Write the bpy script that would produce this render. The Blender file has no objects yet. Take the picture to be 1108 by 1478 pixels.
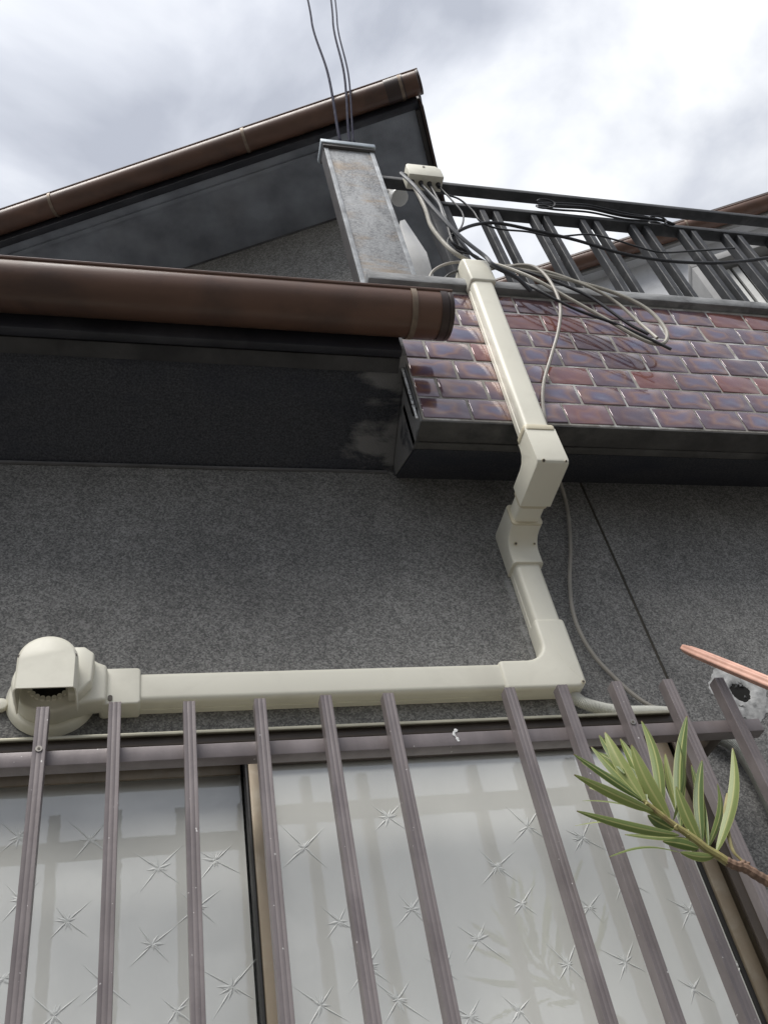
import bpy, bmesh, math, random
from mathutils import Vector, Matrix
R = math.radians
random.seed(11)
scene = bpy.context.scene
COL = scene.collection
H = 1.5                                   # eye height above the ground

# ------------------------------------------------------------------ camera
F_PX, CX, CY = 1364.0, 554.0, 739.0       # calibrated from the lines of the house
ROWS = [Vector((0.96866467, -0.18595738, -0.16464693)),     # right
        Vector((0.01437457, 0.7037664, -0.71028601)),       # down
        Vector((0.2479559, 0.68566224, 0.68438671))]        # forward
cam_d = bpy.data.cameras.new('camera')
cam_d.sensor_fit = 'HORIZONTAL'; cam_d.sensor_width = 36.0
cam_d.lens = 36.0 * F_PX / 1108.0
cam_d.clip_start = 0.02; cam_d.clip_end = 2000
cam = bpy.data.objects.new('camera', cam_d); COL.objects.link(cam)
m3 = Matrix((ROWS[0], -ROWS[1], -ROWS[2])).transposed()
cam.matrix_world = Matrix.Translation((0, 0, H)) @ m3.to_4x4()
scene.camera = cam

# ------------------------------------------------------------------ sky, sun, exposure
SUN_EL, SUN_AZ = 60.0, 222.0              # azimuth: 180 = behind the camera, facing the wall
world = bpy.data.worlds.new('World'); scene.world = world; world.use_nodes = True
nt = world.node_tree; nt.nodes.clear()
def wn(t, **k):
    n = nt.nodes.new(t)
    for a, b in k.items(): setattr(n, a, b)
    return n
w_out = wn('ShaderNodeOutputWorld'); w_bg = wn('ShaderNodeBackground')
w_sky = wn('ShaderNodeTexSky', sky_type='NISHITA', sun_disc=False)
w_sky.sun_elevation = R(SUN_EL); w_sky.sun_rotation = R(SUN_AZ)
w_tc = wn('ShaderNodeTexCoord'); w_sep = wn('ShaderNodeSeparateXYZ')
nt.links.new(w_tc.outputs['Generated'], w_sep.inputs[0])
w_zc = wn('ShaderNodeMath', operation='MAXIMUM'); w_zc.inputs[1].default_value = 0.0
nt.links.new(w_sep.outputs['Z'], w_zc.inputs[0])
w_za = wn('ShaderNodeMath', operation='ADD'); w_za.inputs[1].default_value = 0.35
nt.links.new(w_zc.outputs[0], w_za.inputs[0])
w_div = wn('ShaderNodeVectorMath', operation='DIVIDE')
w_cmb = wn('ShaderNodeCombineXYZ')
for i in range(3): nt.links.new(w_za.outputs[0], w_cmb.inputs[i])
nt.links.new(w_tc.outputs['Generated'], w_div.inputs[0]); nt.links.new(w_cmb.outputs[0], w_div.inputs[1])
w_map = wn('ShaderNodeMapping'); w_map.inputs['Location'].default_value = (1.9, 8.8, 2.0)
nt.links.new(w_div.outputs[0], w_map.inputs['Vector'])
w_n1 = wn('ShaderNodeTexNoise'); w_n1.inputs['Scale'].default_value = 3.4
w_n1.inputs['Detail'].default_value = 7; w_n1.inputs['Roughness'].default_value = 0.5; w_n1.inputs['Distortion'].default_value = 0.35
nt.links.new(w_map.outputs[0], w_n1.inputs['Vector'])
w_ramp = wn('ShaderNodeValToRGB'); cr = w_ramp.color_ramp
cr.elements[0].position = 0.43; cr.elements[0].color = (0.40, 0.42, 0.47, 1)
cr.elements[1].position = 0.735; cr.elements[1].color = (1.25, 1.25, 1.24, 1)
e = cr.elements.new(0.53); e.color = (0.58, 0.60, 0.65, 1)
e = cr.elements.new(0.62); e.color = (0.80, 0.815, 0.84, 1)
nt.links.new(w_n1.outputs['Fac'], w_ramp.inputs[0])
w_mul = wn('ShaderNodeVectorMath', operation='SCALE'); w_mul.inputs['Scale'].default_value = 5.3
nt.links.new(w_ramp.outputs[0], w_mul.inputs[0])
# an overcast sky is about three times brighter at the zenith than at the horizon
w_cie = wn('ShaderNodeMath', operation='MULTIPLY_ADD'); w_cie.inputs[1].default_value = 0.667; w_cie.inputs[2].default_value = 0.333
nt.links.new(w_zc.outputs[0], w_cie.inputs[0])
w_cs = wn('ShaderNodeVectorMath', operation='SCALE'); nt.links.new(w_mul.outputs[0], w_cs.inputs[0]); nt.links.new(w_cie.outputs[0], w_cs.inputs['Scale'])
w_mix = wn('ShaderNodeMix', data_type='RGBA'); w_mix.inputs['Factor'].default_value = 0.93
nt.links.new(w_sky.outputs[0], w_mix.inputs['A']); nt.links.new(w_cs.outputs[0], w_mix.inputs['B'])
nt.links.new(w_mix.outputs['Result'], w_bg.inputs['Color']); w_bg.inputs['Strength'].default_value = 0.1
nt.links.new(w_bg.outputs[0], w_out.inputs[0])
sd = bpy.data.lights.new('sun', 'SUN'); sd.energy = 1.5; sd.angle = R(40); sd.color = (1.0, 0.97, 0.92)
sun = bpy.data.objects.new('sun', sd); COL.objects.link(sun)
az = R(SUN_AZ)
to_sun = Vector((math.sin(az) * math.cos(R(SUN_EL)), math.cos(az) * math.cos(R(SUN_EL)), math.sin(R(SUN_EL))))
sun.rotation_euler = (-to_sun).to_track_quat('-Z', 'Y').to_euler(); sun.location = (0, -3, 8)
vs = scene.view_settings
vs.view_transform = 'Standard'; vs.look = 'None'; vs.gamma = 1.0; vs.use_curve_mapping = False
vs.exposure = 1.45

# ------------------------------------------------------------------ helpers
def ray(px, py):
    a, b = (px - CX) / F_PX, (py - CY) / F_PX
    return ROWS[0] * a + ROWS[1] * b + ROWS[2]
def PY(px, py, Y): v = ray(px, py); return v * (Y / v.y)          # point on the upright plane Y (eye at 0,0,0)
def PZ(px, py, z): v = ray(px, py); return v * (z / v.z)
def PN(px, py, n, nv): v = ray(px, py); return v * (n / v.dot(nv))

def new_mat(name):
    m = bpy.data.materials.new(name); m.use_nodes = True
    t = m.node_tree; b = t.nodes['Principled BSDF']
    return m, t, b
def node(t, kind, **k):
    n = t.nodes.new(kind)
    for a, v in k.items():
        if a in n.inputs: n.inputs[a].default_value = v
        else: setattr(n, a, v)
    return n
def coords(t, scale=(1, 1, 1), kind='Object'):
    tc = node(t, 'ShaderNodeTexCoord'); mp = node(t, 'ShaderNodeMapping'); mp.inputs['Scale'].default_value = scale
    t.links.new(tc.outputs[kind], mp.inputs['Vector']); return mp.outputs[0]
def noise(t, vec, scale, detail=4, rough=0.55, dist=0.0):
    n = node(t, 'ShaderNodeTexNoise'); n.inputs['Scale'].default_value = scale; n.inputs['Detail'].default_value = detail
    n.inputs['Roughness'].default_value = rough; n.inputs['Distortion'].default_value = dist
    t.links.new(vec, n.inputs['Vector']); return n.outputs['Fac']
def ramp(t, fac, stops, interp='LINEAR'):
    r = node(t, 'ShaderNodeValToRGB'); c = r.color_ramp; c.interpolation = interp
    c.elements[0].position, c.elements[0].color = stops[0][0], (*stops[0][1], 1)
    c.elements[1].position, c.elements[1].color = stops[-1][0], (*stops[-1][1], 1)
    for p, col in stops[1:-1]:
        x = c.elements.new(p); x.color = (*col, 1)
    t.links.new(fac, r.inputs[0]); return r.outputs[0]
def mixc(t, fac, a, b, mode='MIX'):
    n = node(t, 'ShaderNodeMix', data_type='RGBA', blend_type=mode)
    for sock, v in (('Factor', fac), ('A', a), ('B', b)):
        if isinstance(v, (int, float)): n.inputs[sock].default_value = v
        elif isinstance(v, tuple): n.inputs[sock].default_value = (*v, 1)
        else: t.links.new(v, n.inputs[sock])
    return n.outputs['Result']
def bump(t, b, h, strength=0.3, dist=0.01, chain=None):
    n = node(t, 'ShaderNodeBump'); n.inputs['Strength'].default_value = strength; n.inputs['Distance'].default_value = dist
    t.links.new(h, n.inputs['Height'])
    if chain: t.links.new(chain, n.inputs['Normal'])
    t.links.new(n.outputs[0], b.inputs['Normal']); return n.outputs[0]
def g3(v): return (v, v, v)

def simple(name, col, rough=0.5, metal=0.0, var=0.12, nscale=14, bstr=0.05, bscale=120, spec=0.5, stretch=(1, 1, 1), dirt=None, dirt_amt=0.5, dirt_scale=6):
    m, t, b = new_mat(name); v = coords(t, stretch)
    n = noise(t, v, nscale, 5)
    c = ramp(t, n, [(0.3, tuple(x * (1 - var) for x in col)), (0.7, tuple(min(1, x * (1 + var)) for x in col))])
    if dirt:
        d = noise(t, coords(t), dirt_scale, 8, 0.62, 0.4)
        f = ramp(t, d, [(0.5, g3(0.0)), (0.68, g3(dirt_amt))])
        c = mixc(t, f, c, dirt)
    t.links.new(c, b.inputs['Base Color'])
    r = ramp(t, noise(t, v, nscale * 1.7, 4), [(0.3, g3(max(0, rough - 0.07))), (0.7, g3(min(1, rough + 0.09)))])
    t.links.new(r, b.inputs['Roughness'])
    b.inputs['Metallic'].default_value = metal; b.inputs['Specular IOR Level'].default_value = spec
    if bstr: bump(t, b, noise(t, v, bscale, 3), bstr, 0.004)
    return m

MAT = {}
# dark sprayed stucco of the house wall
def mat_stucco(name, lo, mid, hi, stain=(0.02, 0.02, 0.024), stain_amt=0.6, scale=300, pipe_marks=False):
    m, t, b = new_mat(name); v = coords(t)
    vo = node(t, 'ShaderNodeTexVoronoi'); vo.inputs['Scale'].default_value = scale * 1.25; t.links.new(v, vo.inputs['Vector'])
    sr = node(t, 'ShaderNodeSeparateColor'); t.links.new(vo.outputs['Color'], sr.inputs[0])
    gn = noise(t, v, scale * 0.45, 4, 0.7)
    gm = node(t, 'ShaderNodeMath', operation='MULTIPLY_ADD'); gm.inputs[1].default_value = 0.42; t.links.new(sr.outputs[0], gm.inputs[0])
    gh = node(t, 'ShaderNodeMath', operation='MULTIPLY'); gh.inputs[1].default_value = 0.58; t.links.new(gn, gh.inputs[0]); t.links.new(gh.outputs[0], gm.inputs[2])
    g = gm.outputs[0]
    c = ramp(t, g, [(0.30, lo), (0.5, mid), (0.72, hi)])
    mo = noise(t, v, 28, 5, 0.6)
    c = mixc(t, 0.35, c, ramp(t, mo, [(0.35, g3(0.62)), (0.65, g3(1.0))]), 'MULTIPLY')
    big = noise(t, coords(t, (1.0, 1.0, 0.55)), 3.2, 7, 0.6, 0.3)
    c = mixc(t, ramp(t, big, [(0.42, g3(0.0)), (0.75, g3(stain_amt))]), c, stain)
    sp = noise(t, v, 120, 2, 0.5)
    c = mixc(t, ramp(t, sp, [(0.70, g3(0.0)), (0.78, g3(0.55))]), c, (0.33, 0.33, 0.32))
    t.links.new(c, b.inputs['Base Color'])
    b.inputs['Roughness'].default_value = 0.88; b.inputs['Specular IOR Level'].default_value = 0.25
    if pipe_marks:
        sx = node(t, 'ShaderNodeSeparateXYZ'); t.links.new(v, sx.inputs[0])
        dx = node(t, 'ShaderNodeMath', operation='SUBTRACT'); dx.inputs[1].default_value = 0.738 - 0.3; t.links.new(sx.outputs['X'], dx.inputs[0])
        ab = node(t, 'ShaderNodeMath', operation='ABSOLUTE'); t.links.new(dx.outputs[0], ab.inputs[0])
        near = node(t, 'ShaderNodeMapRange'); near.inputs['From Min'].default_value = 0.03; near.inputs['From Max'].default_value = 0.0; t.links.new(ab.outputs[0], near.inputs['Value'])
        pn = noise(t, coords(t, (1, 1, 0.5)), 38, 6, 0.65)
        pm = node(t, 'ShaderNodeMath', operation='MULTIPLY'); t.links.new(near.outputs[0], pm.inputs[0]); t.links.new(pn, pm.inputs[1])
        zt_ = node(t, 'ShaderNodeMapRange'); zt_.inputs['From Min'].default_value = 2.76; zt_.inputs['From Max'].default_value = 2.70; t.links.new(sx.outputs['Z'], zt_.inputs['Value'])
        pz = node(t, 'ShaderNodeMath', operation='MULTIPLY'); t.links.new(pm.outputs[0], pz.inputs[0]); t.links.new(zt_.outputs[0], pz.inputs[1]); pm = pz
        c2 = mixc(t, ramp(t, pm.outputs[0], [(0.36, g3(0.0)), (0.50, g3(0.5))]), c, (0.42, 0.42, 0.42)); t.links.new(c2, b.inputs['Base Color'])
    bump(t, b, g, 0.4, 0.003)
    return m
MAT['stucco'] = mat_stucco('grey_sprayed_stucco', (0.145, 0.144, 0.142), (0.245, 0.242, 0.234), (0.385, 0.38, 0.367), stain_amt=0.5, pipe_marks=True)
# soffit: dark navy-black paint, worn pale patches towards the right end
def mat_soffit(worn=True, name='dark_soffit_paint'):
    m, t, b = new_mat(name); v = coords(t)
    g = noise(t, v, 260, 3, 0.65)
    c = ramp(t, g, [(0.35, (0.038, 0.041, 0.049)), (0.5, (0.066, 0.069, 0.080)), (0.68, (0.105, 0.108, 0.12))])
    big = noise(t, coords(t, (0.8, 2.0, 1.0)), 4.0, 7, 0.6, 0.4)
    c = mixc(t, ramp(t, big, [(0.45, g3(0.0)), (0.72, g3(0.7))]), c, (0.036, 0.041, 0.062))
    # worn patch
    sx = node(t, 'ShaderNodeSeparateXYZ'); t.links.new(v, sx.inputs[0])
    mr = node(t, 'ShaderNodeMapRange'); t.links.new(sx.outputs['X'], mr.inputs['Value'])
    mr.inputs['From Min'].default_value = -0.02; mr.inputs['From Max'].default_value = 0.19
    mr.inputs['To Min'].default_value = 0.0; mr.inputs['To Max'].default_value = 1.0
    w = noise(t, coords(t, (1.0, 2.4, 2.4)), 4.6, 9, 0.62, 0.35)
    mu = node(t, 'ShaderNodeMath', operation='MULTIPLY'); t.links.new(mr.outputs[0], mu.inputs[0]); t.links.new(w, mu.inputs[1])
    if worn: c = mixc(t, ramp(t, mu.outputs[0], [(0.40, g3(0.0)), (0.50, g3(0.75))]), c, (0.33, 0.327, 0.325))
    # thin pale weather streaks parallel to the wall
    st = noise(t, coords(t, (0.5, 9.0, 9.0)), 5.0, 6, 0.6, 0.15)
    c = mixc(t, ramp(t, st, [(0.62, g3(0.0)), (0.75, g3(0.22))]), c, (0.12, 0.12, 0.125))
    t.links.new(c, b.inputs['Base Color']); b.inputs['Roughness'].default_value = 0.75; b.inputs['Specular IOR Level'].default_value = 0.3
    bump(t, b, g, 0.45, 0.003); return m
MAT['soffit'] = mat_soffit(); MAT['slab'] = mat_soffit(False, 'dark_slab_paint')
MAT['upper_soffit'] = simple('slate_blue_soffit', (0.26, 0.28, 0.315), 0.6, var=0.3, nscale=7, bstr=0.25, bscale=160, dirt=(0.34, 0.35, 0.37), dirt_amt=0.35, dirt_scale=4)
MAT['upper_wall'] = mat_stucco('upper_wall_stucco', (0.20, 0.195, 0.182), (0.32, 0.312, 0.295), (0.46, 0.45, 0.43), stain_amt=0.25, scale=190)
MAT['fascia'] = simple('dark_fascia', (0.028, 0.029, 0.038), 0.55, var=0.3, nscale=9, bstr=0.1, dirt=(0.10, 0.10, 0.105), dirt_amt=0.35)
MAT['bead'] = simple('grey_corner_bead', (0.13, 0.13, 0.135), 0.8, var=0.5, nscale=9, bstr=0.2)
MAT['strip'] = simple('grey_eave_strip', (0.06, 0.059, 0.06), 0.8, var=0.5, nscale=7, bstr=0.2, dirt=(0.03, 0.03, 0.035), dirt_amt=0.8)
MAT['joint'] = simple('olive_joint_sealant', (0.060, 0.053, 0.042), 0.8, var=0.4, nscale=20)
MAT['trim'] = simple('dark_trim', (0.05, 0.045, 0.043), 0.5, var=0.2)
MAT['roof'] = simple('dark_roof_tile', (0.06, 0.06, 0.065), 0.55, var=0.3)
MAT['gutter'] = simple('brown_gutter', (0.145, 0.080, 0.056), 0.36, var=0.22, nscale=9, stretch=(0.35, 1.6, 1.6), bstr=0.03, dirt=(0.05, 0.035, 0.032), dirt_amt=0.55, dirt_scale=5)
MAT['bracket'] = simple('dull_gutter_bracket', (0.26, 0.20, 0.15), 0.5, metal=0.3, var=0.3, nscale=30)
MAT['gutter_dark'] = simple('dark_gutter_joint', (0.06, 0.04, 0.035), 0.4, var=0.2)
MAT['cream'] = simple('cream_plastic', (0.84, 0.815, 0.70), 0.40, var=0.045, nscale=5, bstr=0.015, bscale=60, dirt=(0.66, 0.63, 0.53), dirt_amt=0.45, dirt_scale=7)
MAT['cream_yellow'] = simple('yellowed_cream_plastic', (0.70, 0.64, 0.48), 0.42, var=0.06, nscale=6, bstr=0.01)
MAT['hole'] = simple('hollow_shade_black', (0.012, 0.011, 0.010), 0.9, bstr=0)  # near-black colour standing in for the shade inside openings
MAT['screw'] = simple('grey_screw', (0.32, 0.30, 0.27), 0.4, metal=0.8, bstr=0)
MAT['screw_dark'] = simple('screw_recess', (0.10, 0.085, 0.07), 0.6, bstr=0)
MAT['frame'] = simple('bronze_aluminium', (0.235, 0.19, 0.135), 0.42, metal=0.35, var=0.2, nscale=18, stretch=(1, 1, 0.25), dirt=(0.36, 0.33, 0.27), dirt_amt=0.4, dirt_scale=22)
MAT['frame_dark'] = simple('dark_bronze_frame', (0.085, 0.068, 0.055), 0.45, metal=0.25, var=0.2)
MAT['flashing'] = simple('pale_olive_flashing', (0.42, 0.40, 0.31), 0.4, metal=0.3, var=0.2)
MAT['gasket'] = simple('black_gasket', (0.015, 0.014, 0.014), 0.6)
MAT['room'] = simple('dim_room', (0.25, 0.25, 0.24), 0.9, bstr=0)
MAT['rail_dark'] = simple('charcoal_aluminium', (0.048, 0.050, 0.055), 0.6, metal=0.1, var=0.25, nscale=22, dirt=(0.15, 0.15, 0.15), dirt_amt=0.35, dirt_scale=14)
MAT['coping'] = simple('weathered_coping', (0.27, 0.275, 0.28), 0.7, var=0.4, nscale=30, bstr=0.3, bscale=90, stretch=(0.4, 1, 1), dirt=(0.08, 0.08, 0.083), dirt_amt=0.8, dirt_scale=9)
MAT['beam'] = simple('stained_beam', (0.095, 0.093, 0.09), 0.85, var=0.35, nscale=12, bstr=0.3, bscale=200, dirt=(0.02, 0.021, 0.026), dirt_amt=0.9, dirt_scale=5)
MAT['white'] = simple('white_panel', (0.78, 0.78, 0.77), 0.5, var=0.04)
MAT['cable_black'] = simple('black_cable', (0.022, 0.022, 0.025), 0.45, var=0.2)
MAT['cable_grey'] = simple('grey_cable', (0.36, 0.335, 0.295), 0.5, var=0.15)
MAT['cable_dark'] = simple('slate_cable', (0.075, 0.08, 0.09), 0.45, var=0.15)
MAT['cable_pale'] = simple('pale_grey_cable', (0.37, 0.35, 0.30), 0.5, var=0.15, nscale=25)
MAT['wire'] = simple('blue_black_wire', (0.012, 0.012, 0.03), 0.8, spec=0.1)
MAT['conduit'] = simple('white_conduit', (0.68, 0.68, 0.63), 0.42, var=0.06)
MAT['conduit_grey'] = simple('grey_white_conduit', (0.50, 0.51, 0.48), 0.45, var=0.12)
MAT['salmon'] = simple('salmon_tube', (0.62, 0.36, 0.28), 0.5, var=0.16, nscale=16, stretch=(0.4, 2, 2), bstr=0.03, dirt=(0.42, 0.22, 0.165), dirt_amt=0.5, dirt_scale=18)
MAT['nb_soffit'] = simple('pale_grey_soffit', (0.66, 0.67, 0.69), 0.75, var=0.15, nscale=4, bstr=0.1, dirt=(0.36, 0.36, 0.37), dirt_amt=0.5)
MAT['nb_wall'] = simple('grey_far_wall', (0.30, 0.30, 0.30), 0.85, var=0.15, nscale=5)
MAT['lamp'] = simple('milky_lamp_glass', (0.62, 0.62, 0.60), 0.15, var=0.05)
MAT['ground'] = simple('dark_ground', (0.075, 0.072, 0.066), 0.9, var=0.2, nscale=2, bstr=0.3, bscale=60)  # ground out of view, its colour darkened to cut bounce light from below

def mat_bars():
    m, t, b = new_mat('mauve_aluminium'); v = coords(t)
    n = noise(t, coords(t, (1, 1, 0.4)), 25, 4)
    c = ramp(t, n, [(0.3, (0.185, 0.160, 0.160)), (0.7, (0.265, 0.232, 0.232))])
    d = noise(t, coords(t), 11, 7, 0.6, 0.3)
    c = mixc(t, ramp(t, d, [(0.50, g3(0.0)), (0.70, g3(0.55))]), c, (0.145, 0.122, 0.128))
    sp = noise(t, v, 150, 1, 0.4)
    c = mixc(t, ramp(t, sp, [(0.785, g3(0.0)), (0.80, g3(1.0))]), c, (0.62, 0.60, 0.58))
    t.links.new(c, b.inputs['Base Color']); b.inputs['Roughness'].default_value = 0.42; b.inputs['Metallic'].default_value = 0.15
    bump(t, b, noise(t, v, 200, 3), 0.06, 0.003); return m
MAT['bars'] = mat_bars()

def mat_tile():
    m, t, b = new_mat('lustre_glazed_tile')
    oi = node(t, 'ShaderNodeObjectInfo'); tc = node(t, 'ShaderNodeTexCoord')
    cm = node(t, 'ShaderNodeMath', operation='MULTIPLY'); cm.inputs[1].default_value = 37.0
    t.links.new(oi.outputs['Random'], cm.inputs[0])
    ad = node(t, 'ShaderNodeVectorMath', operation='ADD'); cb = node(t, 'ShaderNodeCombineXYZ')
    for i in range(3): t.links.new(cm.outputs[0], cb.inputs[i])
    t.links.new(tc.outputs['Object'], ad.inputs[0]); t.links.new(cb.outputs[0], ad.inputs[1])
    n = noise(t, ad.outputs[0], 13, 2, 0.45, 0.3)
    # distance from the tile's middle: pale-blue in the middle, orange round it, mauve at the edge
    sp = node(t, 'ShaderNodeSeparateXYZ'); t.links.new(tc.outputs['Object'], sp.inputs[0])
    ax = node(t, 'ShaderNodeMath', operation='ABSOLUTE'); t.links.new(sp.outputs['X'], ax.inputs[0])
    az_ = node(t, 'ShaderNodeMath', operation='ABSOLUTE'); t.links.new(sp.outputs['Z'], az_.inputs[0])
    ax2 = node(t, 'ShaderNodeMath', operation='MULTIPLY'); ax2.inputs[1].default_value = 1 / 0.052; t.links.new(ax.outputs[0], ax2.inputs[0])
    az2 = node(t, 'ShaderNodeMath', operation='MULTIPLY'); az2.inputs[1].default_value = 1 / 0.033; t.links.new(az_.outputs[0], az2.inputs[0])
    mx = node(t, 'ShaderNodeMath', operation='MAXIMUM'); t.links.new(ax2.outputs[0], mx.inputs[0]); t.links.new(az2.outputs[0], mx.inputs[1])
    nn = node(t, 'ShaderNodeMath', operation='MULTIPLY_ADD'); nn.inputs[1].default_value = 1.7; nn.inputs[2].default_value = -0.85
    t.links.new(n, nn.inputs[0])
    dd = node(t, 'ShaderNodeMath', operation='ADD'); t.links.new(mx.outputs[0], dd.inputs[0]); t.links.new(nn.outputs[0], dd.inputs[1])
    c = ramp(t, dd.outputs[0], [(0.0, (0.165, 0.155, 0.235)), (0.30, (0.175, 0.125, 0.185)), (0.58, (0.27, 0.145, 0.115)), (0.75, (0.17, 0.09, 0.105)), (1.0, (0.15, 0.10, 0.13))])
    red = ramp(t, oi.outputs['Random'], [(0.86, g3(0.0)), (0.90, g3(0.75))])
    c = mixc(t, red, c, (0.26, 0.085, 0.065))
    drk = ramp(t, oi.outputs['Random'], [(0.10, g3(0.7)), (0.16, g3(0.0))])
    c = mixc(t, drk, c, (0.10, 0.05, 0.06))
    t.links.new(c, b.inputs['Base Color'])
    b.inputs['Metallic'].default_value = 0.25
    t.links.new(ramp(t, n, [(0.3, g3(0.10)), (0.7, g3(0.26))]), b.inputs['Roughness'])
    b.inputs['Coat Weight'].default_value = 0.8; b.inputs['Coat Roughness'].default_value = 0.10; b.inputs['Coat IOR'].default_value = 1.8
    bump(t, b, noise(t, ad.outputs[0], 22, 3), 0.06, 0.01)
    return m
MAT['tile'] = mat_tile()
def mat_grout():
    m, t, b = new_mat('tile_grout'); v = coords(t)
    n = noise(t, v, 60, 4)
    c = ramp(t, n, [(0.3, (0.28, 0.265, 0.24)), (0.7, (0.44, 0.42, 0.39))])
    w = noise(t, coords(t), 7, 6, 0.6, 0.3)
    c = mixc(t, ramp(t, w, [(0.54, g3(0.0)), (0.60, g3(0.9))]), c, (0.62, 0.62, 0.61))
    t.links.new(c, b.inputs['Base Color']); b.inputs['Roughness'].default_value = 0.9
    bump(t, b, n, 0.4, 0.003); return m
MAT['grout'] = mat_grout()
MAT['mortar'] = simple('white_mortar', (0.66, 0.67, 0.68), 0.9, var=0.2, nscale=60, bstr=0.5, bscale=140)

def mat_pillar():
    m, t, b = new_mat('weathered_pillar_paint'); v = coords(t)
    g = noise(t, v, 190, 4, 0.7)
    c = ramp(t, g, [(0.33, (0.31, 0.315, 0.325)), (0.5, (0.40, 0.41, 0.425)), (0.66, (0.47, 0.48, 0.49))])
    sxyz = node(t, 'ShaderNodeSeparateXYZ'); t.links.new(v, sxyz.inputs[0])
    dn = noise(t, coords(t, (2.0, 2.0, 0.8)), 5.5, 8, 0.65, 0.3)
    och = noise(t, coords(t, (1.2, 1.2, 3.0)), 6.0, 6, 0.6, 0.5)
    c = mixc(t, ramp(t, och, [(0.50, g3(0.0)), (0.66, g3(0.75))]), c, (0.40, 0.31, 0.22))
    dk = mixc(t, ramp(t, g, [(0.40, g3(0.75)), (0.62, g3(0.25))]), c, (0.12, 0.124, 0.132))
    c = mixc(t, ramp(t, dn, [(0.43, g3(0.0)), (0.56, g3(0.9))]), c, dk)
    t.links.new(c, b.inputs['Base Color']); b.inputs['Roughness'].default_value = 0.8
    bump(t, b, g, 0.4, 0.003); return m
MAT['pillar'] = mat_pillar()
MAT['pillar_edge'] = simple('pale_pillar_edge', (0.42, 0.44, 0.46), 0.7, var=0.3, nscale=25, bstr=0.2, dirt=(0.15, 0.15, 0.16), dirt_amt=0.6, dirt_scale=10)
MAT['pillar_cap'] = simple('grey_metal_cap', (0.36, 0.40, 0.43), 0.4, metal=0.5, var=0.2)

def mat_glass():
    m, t, b = new_mat('figured_window_glass'); t.nodes.remove(b)
    out = t.nodes['Material Output']; v = coords(t)
    tr = node(t, 'ShaderNodeBsdfTransparent'); tr.inputs['Color'].default_value = (0.93, 0.95, 0.93, 1)
    df = node(t, 'ShaderNodeBsdfDiffuse'); df.inputs['Color'].default_value = (0.93, 0.935, 0.88, 1)
    gl = node(t, 'ShaderNodeBsdfGlossy'); gl.inputs['Roughness'].default_value = 0.015
    bp = node(t, 'ShaderNodeBump'); bp.inputs['Strength'].default_value = 0.02; bp.inputs['Distance'].default_value = 0.02
    t.links.new(noise(t, v, 9, 4, 0.6, 0.8), bp.inputs['Height']); t.links.new(bp.outputs[0], gl.inputs['Normal'])
    dirt = noise(t, coords(t, (1, 1, 0.6)), 4.5, 7, 0.6, 0.3)
    m1 = node(t, 'ShaderNodeMixShader'); t.links.new(ramp(t, dirt, [(0.3, g3(0.78)), (0.7, g3(0.93))]), m1.inputs[0])
    t.links.new(tr.outputs[0], m1.inputs[1]); t.links.new(df.outputs[0], m1.inputs[2])
    fr = node(t, 'ShaderNodeFresnel'); fr.inputs['IOR'].default_value = 2.4
    m2 = node(t, 'ShaderNodeMixShader'); t.links.new(fr.outputs[0], m2.inputs[0])
    t.links.new(m1.outputs[0], m2.inputs[1]); t.links.new(gl.outputs[0], m2.inputs[2])
    t.links.new(m2.outputs[0], out.inputs[0]); return m
MAT['glass'] = mat_glass()
def mat_star():
    m, t, b = new_mat('pressed_glass_relief'); t.nodes.remove(b)
    out = t.nodes['Material Output']; v = coords(t)
    tr = node(t, 'ShaderNodeBsdfTransparent'); df = node(t, 'ShaderNodeBsdfDiffuse'); df.inputs['Color'].default_value = (0.92, 0.94, 0.91, 1)
    gl = node(t, 'ShaderNodeBsdfGlossy'); gl.inputs['Roughness'].default_value = 0.55
    m1 = node(t, 'ShaderNodeMixShader'); m1.inputs[0].default_value = 0.8
    t.links.new(tr.outputs[0], m1.inputs[1]); t.links.new(df.outputs[0], m1.inputs[2])
    m2 = node(t, 'ShaderNodeMixShader'); fr = node(t, 'ShaderNodeFresnel'); fr.inputs['IOR'].default_value = 2.0
    t.links.new(fr.outputs[0], m2.inputs[0])
    t.links.new(m1.outputs[0], m2.inputs[1]); t.links.new(gl.outputs[0], m2.inputs[2])
    t.links.new(m2.outputs[0], out.inputs[0]); return m
MAT['star'] = mat_star()
def mat_curtain():
    m, t, b = new_mat('white_lace_curtain'); v = coords(t)
    n = noise(t, coords(t, (1, 1, 1)), 90, 3)
    t.links.new(ramp(t, n, [(0.3, (0.78, 0.81, 0.78)), (0.7, (0.86, 0.88, 0.86))]), b.inputs['Base Color'])
    b.inputs['Roughness'].default_value = 0.9; return m
MAT['curtain'] = mat_curtain()
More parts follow.
